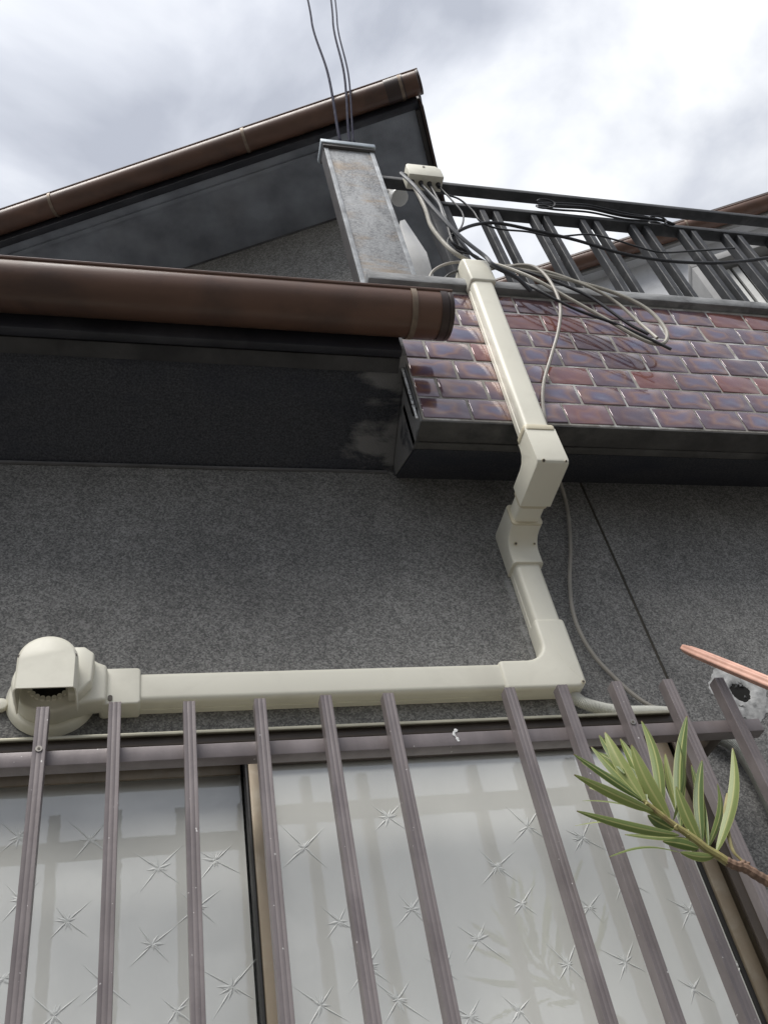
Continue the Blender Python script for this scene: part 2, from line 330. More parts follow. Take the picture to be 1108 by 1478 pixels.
def mat_leaf():
    m, t, b = new_mat('oleander_leaf')
    tc = node(t, 'ShaderNodeTexCoord'); uv = node(t, 'ShaderNodeSeparateXYZ'); t.links.new(tc.outputs['UV'], uv.inputs[0])
    oi = node(t, 'ShaderNodeObjectInfo')
    base = ramp(t, oi.outputs['Random'], [(0.0, (0.10, 0.155, 0.04)), (0.5, (0.18, 0.235, 0.07)), (1.0, (0.29, 0.34, 0.11))])
    ln = node(t, 'ShaderNodeTexWave', wave_type='BANDS'); ln.inputs['Scale'].default_value = 9; ln.inputs['Distortion'].default_value = 1.0
    t.links.new(tc.outputs['UV'], ln.inputs['Vector'])
    base = mixc(t, 0.12, base, ln.outputs['Color'], 'OVERLAY')
    ab = node(t, 'ShaderNodeMath', operation='ABSOLUTE'); t.links.new(uv.outputs['X'], ab.inputs[0])
    mid = ramp(t, ab.outputs[0], [(0.0, g3(1.0)), (0.10, g3(0.85)), (0.16, g3(0.0)), (0.86, g3(0.0)), (0.95, g3(0.8))])
    c = mixc(t, mid, base, (0.42, 0.43, 0.17))
    tip = ramp(t, uv.outputs['Y'], [(0.975, g3(0.0)), (1.0, g3(0.8))])
    c = mixc(t, tip, c, (0.22, 0.09, 0.06))
    t.links.new(c, b.inputs['Base Color']); b.inputs['Roughness'].default_value = 0.42
    b.inputs['Subsurface Weight'].default_value = 0.0
    tl = node(t, 'ShaderNodeBsdfTranslucent'); t.links.new(c, tl.inputs['Color'])
    mx = node(t, 'ShaderNodeMixShader'); mx.inputs[0].default_value = 0.3
    out = t.nodes['Material Output']
    t.links.new(b.outputs[0], mx.inputs[1]); t.links.new(tl.outputs[0], mx.inputs[2]); t.links.new(mx.outputs[0], out.inputs[0])
    return m
MAT['leaf'] = mat_leaf()
MAT['stem'] = simple('young_stem', (0.30, 0.27, 0.10), 0.55, var=0.35, nscale=30, dirt=(0.16, 0.085, 0.05), dirt_amt=0.8, dirt_scale=30)
MAT['stem_old'] = simple('brown_stem', (0.20, 0.125, 0.085), 0.7, var=0.35, nscale=60, bstr=0.4)
MAT['dry_leaf'] = simple('dry_leaf', (0.34, 0.30, 0.14), 0.6, var=0.3, nscale=40)
MAT['putty'] = simple('white_putty', (0.50, 0.50, 0.49), 0.75, var=0.3, nscale=45, bstr=0.5, bscale=80, dirt=(0.24, 0.24, 0.24), dirt_amt=0.7, dirt_scale=22)
MAT['lv'] = simple('pale_louvre', (0.62, 0.62, 0.60), 0.5)

def catmull(pts, n=8):
    P = [Vector(p) for p in pts]; P = [P[0] * 2 - P[1]] + P + [P[-1] * 2 - P[-2]]
    out = []
    for i in range(1, len(P) - 2):
        a, b, c, d = P[i - 1:i + 3]
        for k in range(n):
            s = k / n
            out.append(0.5 * ((2 * b) + (c - a) * s + (2 * a - 5 * b + 4 * c - d) * s * s + (3 * b - a - 3 * c + d) * s ** 3))
    out.append(P[-2].copy()); return out
def rrect(w, h, r, n=4):
    pts = []
    for cx, cy, a0 in ((w / 2 - r, h / 2 - r, 0), (-w / 2 + r, h / 2 - r, 90), (-w / 2 + r, -h / 2 + r, 180), (w / 2 - r, -h / 2 + r, 270)):
        for k in range(n + 1):
            a = R(a0 + 90 * k / n); pts.append((cx + r * math.cos(a), cy + r * math.sin(a)))
    return pts

class MB:
    def __init__(s): s.v = []; s.f = []; s.uv = None
    def add(s, vs_, fs):
        o = len(s.v); s.v += [Vector(p) for p in vs_]; s.f += [tuple(i + o for i in f) for f in fs]; return s
    def box(s, x0, x1, y0, y1, z0, z1):
        return s.add([(x0, y0, z0), (x1, y0, z0), (x1, y1, z0), (x0, y1, z0), (x0, y0, z1), (x1, y0, z1), (x1, y1, z1), (x0, y1, z1)],
                     [(0, 3, 2, 1), (4, 5, 6, 7), (0, 1, 5, 4), (1, 2, 6, 5), (2, 3, 7, 6), (3, 0, 4, 7)])
    def obox(s, o, ex, ey, ez):             # a box from a corner and three edge vectors
        o, ex, ey, ez = map(Vector, (o, ex, ey, ez))
        return s.add([o, o + ex, o + ex + ey, o + ey, o + ez, o + ex + ez, o + ex + ey + ez, o + ey + ez],
                     [(0, 3, 2, 1), (4, 5, 6, 7), (0, 1, 5, 4), (1, 2, 6, 5), (2, 3, 7, 6), (3, 0, 4, 7)])
    def prism(s, outline, fn, w0, w1):      # fn(a, b, w) -> point
        n = len(outline)
        return s.add([fn(a, b, w0) for a, b in outline] + [fn(a, b, w1) for a, b in outline],
                     [tuple(range(n))[::-1], tuple(range(n, 2 * n))] + [(i, (i + 1) % n, n + (i + 1) % n, n + i) for i in range(n)])
    def sweep(s, frames, prof, caps=True):  # frames: (centre, u, v, scale)
        n = len(prof); vs_ = []; fs = []
        for c, u, v, k in frames: vs_ += [c + u * (a * k) + v * (b * k) for a, b in prof]
        for j in range(len(frames) - 1):
            for i in range(n):
                fs.append((j * n + i, j * n + (i + 1) % n, (j + 1) * n + (i + 1) % n, (j + 1) * n + i))
        if caps: fs += [tuple(range(n))[::-1], tuple(range((len(frames) - 1) * n, len(frames) * n))]
        return s.add(vs_, fs)
    def tube(s, pts, r, n=8, taper=None):
        pts = [Vector(p) for p in pts]; prof = [(math.cos(2 * math.pi * i / n), math.sin(2 * math.pi * i / n)) for i in range(n)]
        fr = []; u = None
        for i, p in enumerate(pts):
            d = (pts[min(i + 1, len(pts) - 1)] - pts[max(i - 1, 0)]).normalized()
            if u is None: u = d.orthogonal().normalized()
            u = (u - d * u.dot(d)).normalized(); v = d.cross(u)
            rr = r(i / (len(pts) - 1)) if callable(r) else r
            fr.append((p, u.copy(), v, rr))
        return s.sweep(fr, prof)
    def cyl(s, c, axis, r, h, n=14, r2=None):
        c = Vector(c); a = Vector(axis).normalized(); u = a.orthogonal().normalized(); v = a.cross(u)
        prof = [(math.cos(2 * math.pi * i / n), math.sin(2 * math.pi * i / n)) for i in range(n)]
        return s.sweep([(c, u, v, r), (c + a * h, u, v, r if r2 is None else r2)], prof)
    def build(s, name, mat, parent=None, bevel=0.0, seg=2, smooth=True, ang=35, solid=0.0):
        org = ORG.get(parent.name if parent else None, Vector((0, 0, 0)))
        me = bpy.data.meshes.new(name)
        up = Vector((0, 0, H))
        me.from_pydata([v + up - org for v in s.v], [], s.f); me.update()
        bm = bmesh.new(); bm.from_mesh(me)
        bmesh.ops.recalc_face_normals(bm, faces=bm.faces)
        if solid: bmesh.ops.solidify(bm, geom=bm.faces[:], thickness=solid)
        if bevel:
            ed = [e_ for e_ in bm.edges if len(e_.link_faces) == 2 and e_.calc_face_angle(0) > R(25)]
            bmesh.ops.bevel(bm, geom=ed, offset=bevel, segments=seg, profile=0.5, affect='EDGES', clamp_overlap=True)
        bm.to_mesh(me); bm.free()
        if s.uv:
            ul = me.uv_layers.new(name='UVMap')
            for lp in me.loops: ul.data[lp.index].uv = s.uv[lp.vertex_index]
        if smooth:
            me.polygons.foreach_set('use_smooth', [True] * len(me.polygons)); me.set_sharp_from_angle(angle=R(ang))
        me.materials.append(MAT[mat])
        o = bpy.data.objects.new(name, me); COL.objects.link(o)
        if parent: o.parent = parent
        ORG[o.name] = org
        return o
ORG = {None: Vector((0, 0, 0))}
def thing(name, label, cat, loc, group=None):
    o = bpy.data.objects.new(name, None); COL.objects.link(o); o.empty_display_size = 0.05
    o.location = Vector(loc) + Vector((0, 0, H)); ORG[o.name] = o.location.copy()
    return tag(o, label, cat, group)
def tag(o, label=None, cat=None, group=None, kind=None):
    if label: o['label'] = label
    if cat: o['category'] = cat
    if group: o['group'] = group
    if kind: o['kind'] = kind
    return o
def lx(x, y, z): return Vector((x, y, z))

# ------------------------------------------------------------------ ground
g = MB(); g.add([(-400, -400, -H), (400, -400, -H), (400, 400, -H), (-400, 400, -H)], [(0, 1, 2, 3)])
tag(g.build('ground', 'ground', smooth=False), kind='structure')

# ------------------------------------------------------------------ the house (lower storey, balcony, upper storey)
YW, ZS = 1.40, 1.523                       # wall plane, height of the eave line at the wall
XWL, XWR, ZHEAD = -0.95, 0.952, 0.834      # window opening
house = thing('house', 'dark grey two-storey house with sprayed stucco wall and purple tiled balcony', 'house', (0.3, 1.5, -H))
XJ = 1.005                                 # vertical joint in the wall
w = MB()
w.box(-3.2, XWL, YW, YW + 0.14, -H, 1.70); w.box(XWL, XWR, YW, YW + 0.14, ZHEAD, 1.70)
w.box(XWL, XWR, YW, YW + 0.14, -H, -0.35); w.box(XWR, XJ - 0.0035, YW, YW + 0.14, -H, 1.70)
w.build('wall_panel', 'stucco', house, smooth=False)
w = MB(); w.box(XJ + 0.0035, 4.2, YW, YW + 0.14, -H, 1.70); w.build('wall_panel', 'stucco', house, smooth=False)
w = MB(); w.box(XJ - 0.0035, XJ + 0.0035, YW + 0.002, YW + 0.13, -H, 1.70); w.build('joint_sealant', 'joint', house, smooth=False)
# room behind the window
w = MB(); w.box(XWL - 0.3, XWR + 0.3, 2.4, 2.45, -H, 1.3); w.box(XWL - 0.35, XWL - 0.3, YW + 0.14, 2.4, -H, 1.3)
w.box(XWR + 0.3, XWR + 0.35, YW + 0.14, 2.4, -H, 1.3); w.box(XWL - 0.35, XWR + 0.35, YW + 0.14, 2.45, 1.3, 1.35)
w.build('room_wall', 'room', house, smooth=False)

# eave soffit on the left, rising gently towards its front edge
XT = 0.555                                 # left edge of the tiled parapet
YF, ZF = 1.15, 1.626
w = MB()
nseg = 6
prof = []
for k in range(nseg + 1):
    s = k / nseg
    prof.append((YW + 0.02 + (YF - YW - 0.02) * s, ZS - 0.006 + (ZF - ZS + 0.006) * s + 0.008 * math.sin(s * math.pi)))
outl = prof + [(YF, ZF + 0.10), (YW + 0.02, ZF + 0.10)]
w.prism(outl, lambda a, b, c: (c, a, b), -3.2, XT - 0.0055)
w.build('soffit', 'soffit', house, bevel=0.003)
w = MB(); w.box(-3.2, XT - 0.022, YF - 0.0204, YF - 0.001, ZF - 0.012, ZF + 0.13); w.build('fascia', 'fascia', house, bevel=0.003)
w = MB(); w.tube([(-3.2 + 0.2 * k, YW - 0.003 + random.uniform(-.001, .001), ZS - 0.001 + random.uniform(-.0015, .0015)) for k in range(19)] + [(XT - 0.021, YW - 0.003, ZS - 0.001)], 0.0042, 6); w.build('corner_bead', 'bead', house)
w = MB(); w.obox((-3.2, YF + 0.004, ZF - 0.0085), (3.2 + XT - 0.023, 0, 0), (0, 0.030, -0.0115), (0, 0, 0.006)); w.build('eave_strip', 'strip', house, smooth=False)
# lower roof deck behind the gutter
w = MB(); w.prism([(1.09, 1.735), (1.08, 1.755), (1.42, 1.86), (2.9, 2.30), (2.9, 2.2), (1.42, 1.79)], lambda a, b, c: (c, a, b), -3.2, XT - 0.1)
w.build('lower_roof', 'roof', house, smooth=False)

# balcony parapet
YT, ZB, ZC = 1.18, 1.445, 1.945
par = MB(); par.box(XT, 4.2, YT - 0.0026, YT + 0.055, ZB + 0.0, ZC)
par = par.build('parapet', 'grout', house, bevel=0.002)
b = MB(); b.box(XT - 0.005, 4.2, YT - 0.003, YT + 0.052, ZB - 0.006, ZB - 0.001); b.box(XT - 0.005, 4.2, YT + 0.056, YT + 0.075, ZB - 0.005, ZS + 0.05)
b.build('parapet_beam', 'beam', house, bevel=0.003)
b = MB(); b.prism([(YT + 0.002, ZB + 0.0005), (YT + 0.0755, ZB + 0.0005), (YW + 0.01, ZS - 0.006), (YW + 0.01, 1.64), (YT + 0.002, 1.64)], lambda a, b_, c: (c, a, b_), XT - 0.0050, XT - 0.0008); b.build('parapet_end', 'soffit', house, bevel=0.002)
b = MB(); b.prism([(YW + 0.02, ZS - 0.008), (YT + 0.0765, ZB - 0.003), (YT + 0.0765, ZS + 0.10), (YW + 0.02, ZS + 0.10)], lambda a, b_, c: (c, a, b_), XT - 0.0006, 4.2); b.build('balcony_slab', 'slab', house, smooth=False)
px0, px1 = PY(521, 408, YT + 0.02).x, PY(604, 410, YT + 0.02).x
b = MB(); b.box(px0 + 0.004, 4.2, YT - 0.022, YT + 0.13, ZC + 0.001, ZC + 0.035); b.build('coping', 'coping', house, bevel=0.006)
b = MB(); b.box(XT - 0.0125, XT - 0.0055, YT - 0.004, YT + 0.02, ZB + 0.035, 1.70); b.build('corner_flashing', 'gasket', house, bevel=0.002)
b = MB()
for k in range(26):
    z = ZB + 0.17 * k / 26 + random.uniform(-.003, .003); s_ = random.uniform(.003, .0055)
    b.box(XT - 0.0150 - s_ * .3, XT - 0.0125 + s_ * .3, YT - 0.0045, YT - 0.0015, z, z + 0.0085)
b.build('sealant_bead', 'mortar', house, bevel=0.001)
# glazed tiles, running bond
PX_, PZ_ = 0.1087, 0.0695
TW, TH = 0.1025, 0.0635
def tile_mesh(wd, ht):
    t = MB(); t.box(-wd / 2, wd / 2, 0, 0.009, -ht / 2, ht / 2)
    me = bpy.data.meshes.new('tile'); me.from_pydata([tuple(v) for v in t.v], [], t.f)
    bm = bmesh.new(); bm.from_mesh(me); bmesh.ops.recalc_face_normals(bm, faces=bm.faces)
    ed = [e_ for e_ in bm.edges if all(abs(v.co.y) < 1e-6 for v in e_.verts)]
    bmesh.ops.bevel(bm, geom=ed, offset=0.0018, segments=2, profile=0.5, affect='EDGES'); bm.to_mesh(me); bm.free()
    me.polygons.foreach_set('use_smooth', [True] * len(me.polygons)); me.set_sharp_from_angle(angle=R(50))
    me.materials.append(MAT['tile']); return me
full, half = tile_mesh(TW, TH), tile_mesh(TW / 2 - 0.003, TH)
for row in range(7):
    z = ZB + 0.003 + PZ_ * (row + 0.5)
    x = XT + 0.003
    first = True
    while x < 2.9:
        is_half = first and row % 2 == 1
        me = half if is_half else full
        wd = TW / 2 - 0.003 if is_half else TW
        o = bpy.data.objects.new('tile', me); COL.objects.link(o); o.parent = par
        o.location = Vector((x + wd / 2, YT - 0.0045 + random.uniform(-.0007, .0007), z + H)) - ORG[par.name]
        o.rotation_euler = (random.gauss(0, 0.010), random.gauss(0, 0.004), random.gauss(0, 0.012))
        x += wd + (PX_ - TW); first = False

# upper storey, turned 25.5 degrees to the wall below
UA = R(-25.5)
UE = Vector((math.cos(UA), math.sin(UA), 0)); UN = Vector((-math.sin(UA), math.cos(UA), 0))
def uf(e_, n_, z_): return UE * e_ + UN * n_ + Vector((0, 0, z_))
ZU, NF, NWALL, EEND = 3.60, 1.687, 2.026, 0.322
def ubox(mb, e0, e1, n0, n1, z0, z1): return mb.obox(uf(e0, n0, z0), UE * (e1 - e0), UN * (n1 - n0), (0, 0, z1 - z0))
w = MB(); ubox(w, -6, EEND - 0.016, NF + 0.001, 4.5, ZU, ZU + 0.05); w.build('upper_soffit', 'upper_soffit', house, smooth=False)
w = MB(); ubox(w, -6, EEND, NF - 0.0283, NF, ZU - 0.008, ZU + 0.10); w.build('upper_fascia', 'fascia', house, bevel=0.003)
w = MB(); ubox(w, EEND - 0.015, EEND + 0.004, NF + 0.001, 4.5, ZU - 0.02, ZU + 0.12); w.build('verge_board', 'trim', house, bevel=0.003)
w = MB(); ubox(w, EEND + 0.005, EEND + 0.016, NF - 0.02, 4.5, ZU - 0.035, ZU + 0.14); w.build('verge_trim', 'gutter_dark', house, bevel=0.002)
w = MB(); ubox(w, -6, 0.03, NWALL, NWALL + 0.12, 1.6, ZU - 0.001); ubox(w, -0.09, 0.03, NWALL + 0.121, 4.4, 1.6, ZU - 0.001); w.build('upper_wall', 'upper_wall', house, smooth=False)
w = MB(); w.prism([(NF - 0.045, ZU + 0.101), (NF - 0.045, ZU + 0.13), (4.5, ZU + 1.2), (4.5, ZU + 1.1)], lambda a, b_, c: uf(c, a, b_), -6, EEND + 0.03)
w.build('upper_roof', 'roof', house, smooth=False)
w = MB(); ubox(w, -6, 0.03, NWALL - 0.006, NWALL - 0.0005, ZU - 0.007, ZU - 0.001); w.build('corner_bead', 'bead', house, smooth=False)
w = MB(); ubox(w, -6, 0.0, NF + 0.035, NF + 0.05, ZU - 0.010, ZU - 0.001); w.build('soffit_batten', 'upper_soffit', house, smooth=False)

# ------------------------------------------------------------------ balcony pillar
pil = thing('balcony_pillar', 'weathered grey square pillar with ochre stains and metal cap at balcony corner', 'pillar', ((px0 + px1) / 2, YT + 0.08, 1.75))
ptop = PY(505, 215, YT + 0.02).z
b = MB(); b.box(px0, px1, YT + 0.02, YT + 0.055, 1.75, ptop); b.build('shaft', 'pillar', pil, bevel=0.003)
for xx in (px0, px1):
    b = MB(); s_ = 1 if xx == px0 else -1
    b.box(min(xx - .002 * s_, xx + 0.011 * s_), max(xx - .002 * s_, xx + 0.011 * s_), YT + 0.017, YT + 0.0198, 1.75, ptop - 0.013); b.build('edge_strip', 'pillar_edge', pil, bevel=0.001)
b = MB(); b.box(px0 - 0.004, px0 - 0.0025, YT + 0.022, YT + 0.057, 1.75, ptop - 0.013); b.build('side_strip', 'trim', pil, smooth=False)
b = MB(); b.box(px0 - 0.010, px1 + 0.008, YT + 0.006, YT + 0.075, ptop + 0.001, ptop + 0.022); b.build('cap', 'pillar_cap', pil, bevel=0.002)
b = MB(); b.box(px0 - 0.005, px1 + 0.006, YT + 0.010, YT + 0.070, ptop - 0.012, ptop); b.build('cap_skirt', 'trim', pil, bevel=0.002)

# ------------------------------------------------------------------ gutters
def gutter(name, label, fr, e0, e1, r, brk, joint=None, group='brown rain gutters'):
    # fr(e, n, z): point; the section is a deep half round, open on top
    th = thing(name, label, 'gutter', fr((e0 + e1) / 2, 0, 0), group)
    def section(rr):
        pts = []
        for k in range(25):
            a = R(168 + (372 - 168) * k / 24); pts.append((math.cos(a) * rr, math.sin(a) * rr))
        return pts
    def shell(a0, a1, rr, wall, nm, mat, seg=1):
        so, si = section(rr), section(rr - wall); loop = so + si[::-1]
        m = MB()
        m.prism(loop, lambda a, b_, c: fr(c, a, b_), a0, a1); return m.build(nm, mat, th, ang=40)
    shell(e0, e1 - 0.012, r, 0.0025, 'trough', 'gutter')
    m = MB(); so = section(r + 0.0015)
    m.prism(so, lambda a, b_, c: fr(c, a, b_), e1 - 0.011, e1); m.build('end_cap', 'gutter_dark', th, bevel=0.002)
    rim = section(r)[0]
    m = MB(); m.tube([fr(e0, rim[0], rim[1] + 0.002), fr(e1, rim[0], rim[1] + 0.002)], 0.0048, 8); m.build('rim_bead', 'gutter', th)
    for e_ in brk:
        shell(e_ - 0.006, e_ + 0.006, r + 0.003, 0.002, 'bracket', 'bracket')
    if joint: shell(joint[0], joint[1], r + 0.0022, 0.002, 'joint_sleeve', 'gutter_dark')
    return th
def lowfr(e_, n_, z_): return Vector((e_, 1.076 + n_, 1.677 + z_))
gx = PY(655, 455, 1.05).x
gutter('rain_gutter', 'large brown rain gutter crossing the picture in front of the dark lower eave', lowfr, -3.2, gx, 0.053, [PY(601, 450, 1.04).x, PY(601, 450, 1.04).x - 0.95], (gx - 0.028, gx - 0.0125))
def upfr(e_, n_, z_): return uf(e_, 1.612 + n_, 3.648 + z_)
def ecoord(px, py, n_): return PN(px, py, n_, UN).dot(UE)
gutter('rain_gutter', 'brown rain gutter sloping up the picture along the upper roof edge', upfr, -5.5, ecoord(605, 112, 1.60), 0.046,
       [ecoord(352, 202, 1.58), ecoord(70, 300, 1.58), ecoord(578, 120, 1.58)], (ecoord(556, 128, 1.58), ecoord(583, 120, 1.58)))

# ------------------------------------------------------------------ neighbouring house beyond the railing
KN = 1.45
ZN = ZU * KN
nbn = 2.594 * KN
nb = thing('neighbour_house', 'grey house with brown roof edge seen through the balcony railing', 'house', uf(3.6, 4.5, -H))
e0n = PZ(600, 470, ZN).dot(UE)
w = MB(); ubox(w, e0n - 2.0, 9, nbn + 0.09, nbn + 0.115, ZN - 0.03, ZN + 0.1); w.build('fascia', 'nb_wall', nb, bevel=0.003)
w = MB(); ubox(w, e0n - 2.0, 9, nbn + 0.116, nbn + 0.20, ZN - 0.0, ZN + 0.05); w.build('soffit', 'nb_soffit', nb, smooth=False)
w = MB(); ubox(w, e0n - 2.0, 9, nbn + 0.20, nbn + 0.4, -H, ZN + 0.05); w.build('wall', 'nb_soffit', nb, smooth=False)
w = MB(); w.prism([(nbn + 0.05, ZN + 0.101), (nbn + 0.05, ZN + 0.15), (nbn + 4, ZN + 1.6), (nbn + 4, ZN + 1.5)], lambda a, b_, c: uf(c, a, b_), e0n - 2.0, 9); w.build('roof', 'gutter_dark', nb, smooth=False)
def nbfr(e_, n_, z_): return uf(e_, nbn + 0.045 + n_, ZN + 0.03 + z_)
gutter('rain_gutter', 'brown rain gutter of the far grey house behind the railing', nbfr, e0n - 2.2, 9, 0.055, [ecoord(815, 400, nbn), ecoord(1000, 335, nbn)])
# projecting box window with pale louvres
nw = nbn + 0.20
q0 = PN(1035, 425, nw - 0.2, UN); q1 = PN(1130, 425, nw - 0.2, UN)
eb0, eb1 = q0.dot(UE), q1.dot(UE) + 0.6
zt = PN(1080, 372, nw - 0.2, UN).z
w = MB(); ubox(w, eb0 - 0.06, eb1, nw - 0.26, nw - 0.002, zt, zt + 0.06); ubox(w, eb0 - 0.06, eb0, nw - 0.26, nw - 0.002, zt - 1.2, zt - 0.001)
lb = w.build('box_window', 'nb_wall', nb, bevel=0.004)
for k in range(14):
    w = MB(); ubox(w, eb0 + 0.02 + k * 0.055, eb0 + 0.055 + k * 0.055, nw - 0.18, nw - 0.16, zt - 1.0, zt - 0.02); w.build('louvre', 'lv', lb, smooth=False)
w = MB(); ubox(w, eb0, eb1, nw - 0.13, nw - 0.12, zt - 1.1, zt - 0.003); w.build('shade', 'nb_wall', lb, smooth=False)

# ------------------------------------------------------------------ sliding window
win = thing('sliding_window', 'sliding window of star-patterned glass in bronze frame behind the bars', 'window', (0.0, 1.42, -0.35))
w = MB(); w.box(XWL, XWR, 1.345, 1.43, 0.8155, ZHEAD - 0.002); w.build('head_frame', 'frame_dark', win, bevel=0.002)
w = MB(); w.box(XWL - 0.02, XWR - 0.01, 1.338, 1.399, ZHEAD - 0.0015, ZHEAD + 0.002); w.box(XWL - 0.02, XWR - 0.01, 1.336, 1.3395, ZHEAD - 0.0045, ZHEAD + 0.001); w.build('drip_flashing', 'flashing', win, bevel=0.001)
YGR, YGL = 1.376, 1.416
XM = PY(358, 1110, 1.362).x
w = MB(); w.box(XWL, XM - 0.008, 1.396, 1.401, 0.787, 0.815); w.build('head_lip', 'frame', win, bevel=0.001)
w = MB(); w.box(XM + 0.027, XWR - 0.058, 1.364, 1.372, 0.784, 0.815); w.build('sash_top_rail', 'frame_dark', win, bevel=0.001)
w = MB(); w.box(XWR - 0.012, XWR - 0.001, 1.342, 1.43, -0.35, 0.815)
w.build('side_frame', 'frame', win, bevel=0.002)
w = MB(); w.box(XWR - 0.030, XWR - 0.0125, 1.346, 1.350, -0.35, 0.8145); w.box(XWR - 0.024, XWR - 0.0125, 1.360, 1.363, -0.35, 0.8145); w.build('side_track', 'frame_dark', win, bevel=0.001)
w = MB(); w.box(XM, XM + 0.026, 1.360, 1.390, -0.35, 0.8145); st_ = w.build('meeting_stile', 'frame', win, bevel=0.002)
w = MB(); w.box(XM - 0.0045, XM - 0.0005, 1.364, 1.398, -0.35, 0.8145); w.build('weather_seal', 'gasket', win, bevel=0.001)
w = MB(); w.box(XWR - 0.056, XWR - 0.0305, 1.363, 1.388, -0.35, 0.8145); w.build('outer_stile', 'frame', win, bevel=0.002)
w = MB(); w.box(XWR - 0.0610, XWR - 0.0565, 1.369, 1.384, -0.35, 0.8145); w.build('glazing_bead', 'gasket', win, smooth=False)
w = MB(); w.box(XM + 0.0265, XWR - 0.0615, YGR, YGR + 0.004, -0.34, 0.8145); rp = w.build('pane', 'glass', win, smooth=False); tag(rp, 'right pane, in the front track')
w = MB(); w.box(XWL + 0.02, XM - 0.0065, YGL, YGL + 0.004, -0.34, 0.8145); lp_ = w.build('pane', 'glass', win, smooth=False); tag(lp_, 'left pane, in the rear track')
w = MB(); w.box(XM - 0.0, XM + 0.03, 1.400, 1.428, -0.35, 0.8145); w.build('rear_stile', 'frame_dark', win, smooth=False)
w = MB(); w.box(XWL, XWL + 0.019, 1.346, 1.43, -0.35, 0.8145); w.build('side_frame', 'frame', win, smooth=False)
w = MB(); w.box(XWL, XWR, 1.33, 1.43, -0.40, -0.3505); w.build('sill', 'frame', win, smooth=False)
# pressed stars in the glass
def star(px, py, YG, size, parent):
    c = PY(px, py, YG); m = MB(); y = YG - 0.0003
    a0 = random.uniform(38, 52); sq = random.uniform(.8, 1.15)
    rays = [(a0 + 90 * k + random.uniform(-9, 9), size * random.uniform(.7, 1.25) * sq, size * .035) for k in range(4)]
    for _ in range(random.randint(9, 14)): rays.append((random.uniform(0, 360), size * random.uniform(.18, .5) * sq, size * random.uniform(.03, .07)))
    for a, L, wd in rays:
        d = Vector((math.cos(R(a)), 0, math.sin(R(a)))); s_ = Vector((-d.z, 0, d.x))
        p = Vector((c.x, y, c.z)); rid = Vector((0, -0.0008, 0))
        m.add([p - d * size * .06, p + d * L * .35 + s_ * wd, p + d * L, p + d * L * .35 - s_ * wd, p + d * L * .3 + rid],
              [(0, 1, 4), (1, 2, 4), (2, 3, 4), (3, 0, 4)])
    m.build('pressed_star', 'star', parent, smooth=False)
for sx_, sy_ in ((131, 1213), (228, 1254), (311, 1243), (97, 1330), (220, 1364), (336, 1425), (27, 1209), (78, 1467), (4, 1414), (30, 1300), (150, 1420), (285, 1310), (255, 1460)):
    star(sx_, sy_, YGL, 0.042, lp_)
for sx_, sy_ in ((439, 1224), (489, 1331), (463, 1452), (594, 1313), (574, 1444), (717, 1252), (690, 1357), (753, 1305), (761, 1194), (749, 1460), (678, 1468), (819, 1393), (903, 1389), (1001, 1428), (995, 1315), (1068, 1393), (840, 1210), (560, 1180), (900, 1270), (640, 1400), (530, 1395), (850, 1310)):
    star(sx_, sy_, YGR, 0.040, rp)
# curtain
cur = thing('curtain', 'white curtain hanging in soft folds behind the window glass', 'curtain', (0, 1.53, 0.85))
m = MB(); NX = 220
xs = [XWL - 0.1 + (XWR - XWL + 0.2) * i / NX for i in range(NX + 1)]
vs_ = []; fs = []
for j, z in enumerate((0.86, 0.4, -0.1, -0.6)):
    for x in xs:
        amp = 0.010 + 0.004 * j
        vs_.append((x, 1.50 + amp * math.sin(x * 52 + 0.8 * math.sin(x * 9)) + 0.006 * math.sin(x * 23 + j * 0.6), z))
for j in range(3):
    for i in range(NX): a = j * (NX + 1) + i; fs.append((a, a + 1, a + NX + 2, a + NX + 1))
m.add(vs_, fs); m.build('cloth', 'curtain', cur)
m = MB(); m.tube([(XWL - .12, 1.50, 0.868), (XWR + .12, 1.50, 0.868)], 0.008, 8); m.build('curtain_rod', 'frame', cur)

# ------------------------------------------------------------------ window grille
YB = 1.24
gr = thing('window_grille', 'mauve aluminium bar grille fixed across the window', 'grille', (0.4, 1.33, -0.4))
rail_pts = (PY(-60, 1089, 1.262), PY(1093, 1033, 1.262))
zr = 0.5 * (0.605 + 0.607) * 1.262
m = MB(); m.box(-1.2, rail_pts[1].x, 1.262, 1.287, zr - 0.0245, zr); m.build('cross_rail', 'bars', gr, bevel=0.0015)
m = MB(); m.box(-1.2, rail_pts[1].x, 1.262, 1.287, -0.30, -0.274); m.build('cross_rail', 'bars', gr, bevel=0.0015)
crk = PY(657, 1062, 1.2618)
m = MB()
for k in range(6):
    s_ = random.uniform(.0015, .0032); cc = crk + Vector((random.uniform(-.003, .003), -0.0004 - .0001 * k, (k - 2.5) * 0.0038))
    m.add([cc + Vector((s_ * math.cos(a_) * random.uniform(.6, 1.3), 0, s_ * 1.2 * math.sin(a_) * random.uniform(.6, 1.3))) for a_ in (0, 1.1, 2.2, 3.2, 4.2, 5.2)] + [cc + Vector((0, -.0004, 0))], [(i_, (i_ + 1) % 6, 6) for i_ in range(6)])
m.build('paint_scrape', 'white', gr, smooth=False)
tops = [(62, 1020), (166, 1013), (273, 1012), (375, 1008), (470, 1003), (560, 1000), (735, 992), (811, 988), (889, 983), (963, 980), (1037, 978)]
tops = [(-45, 1028)] + tops
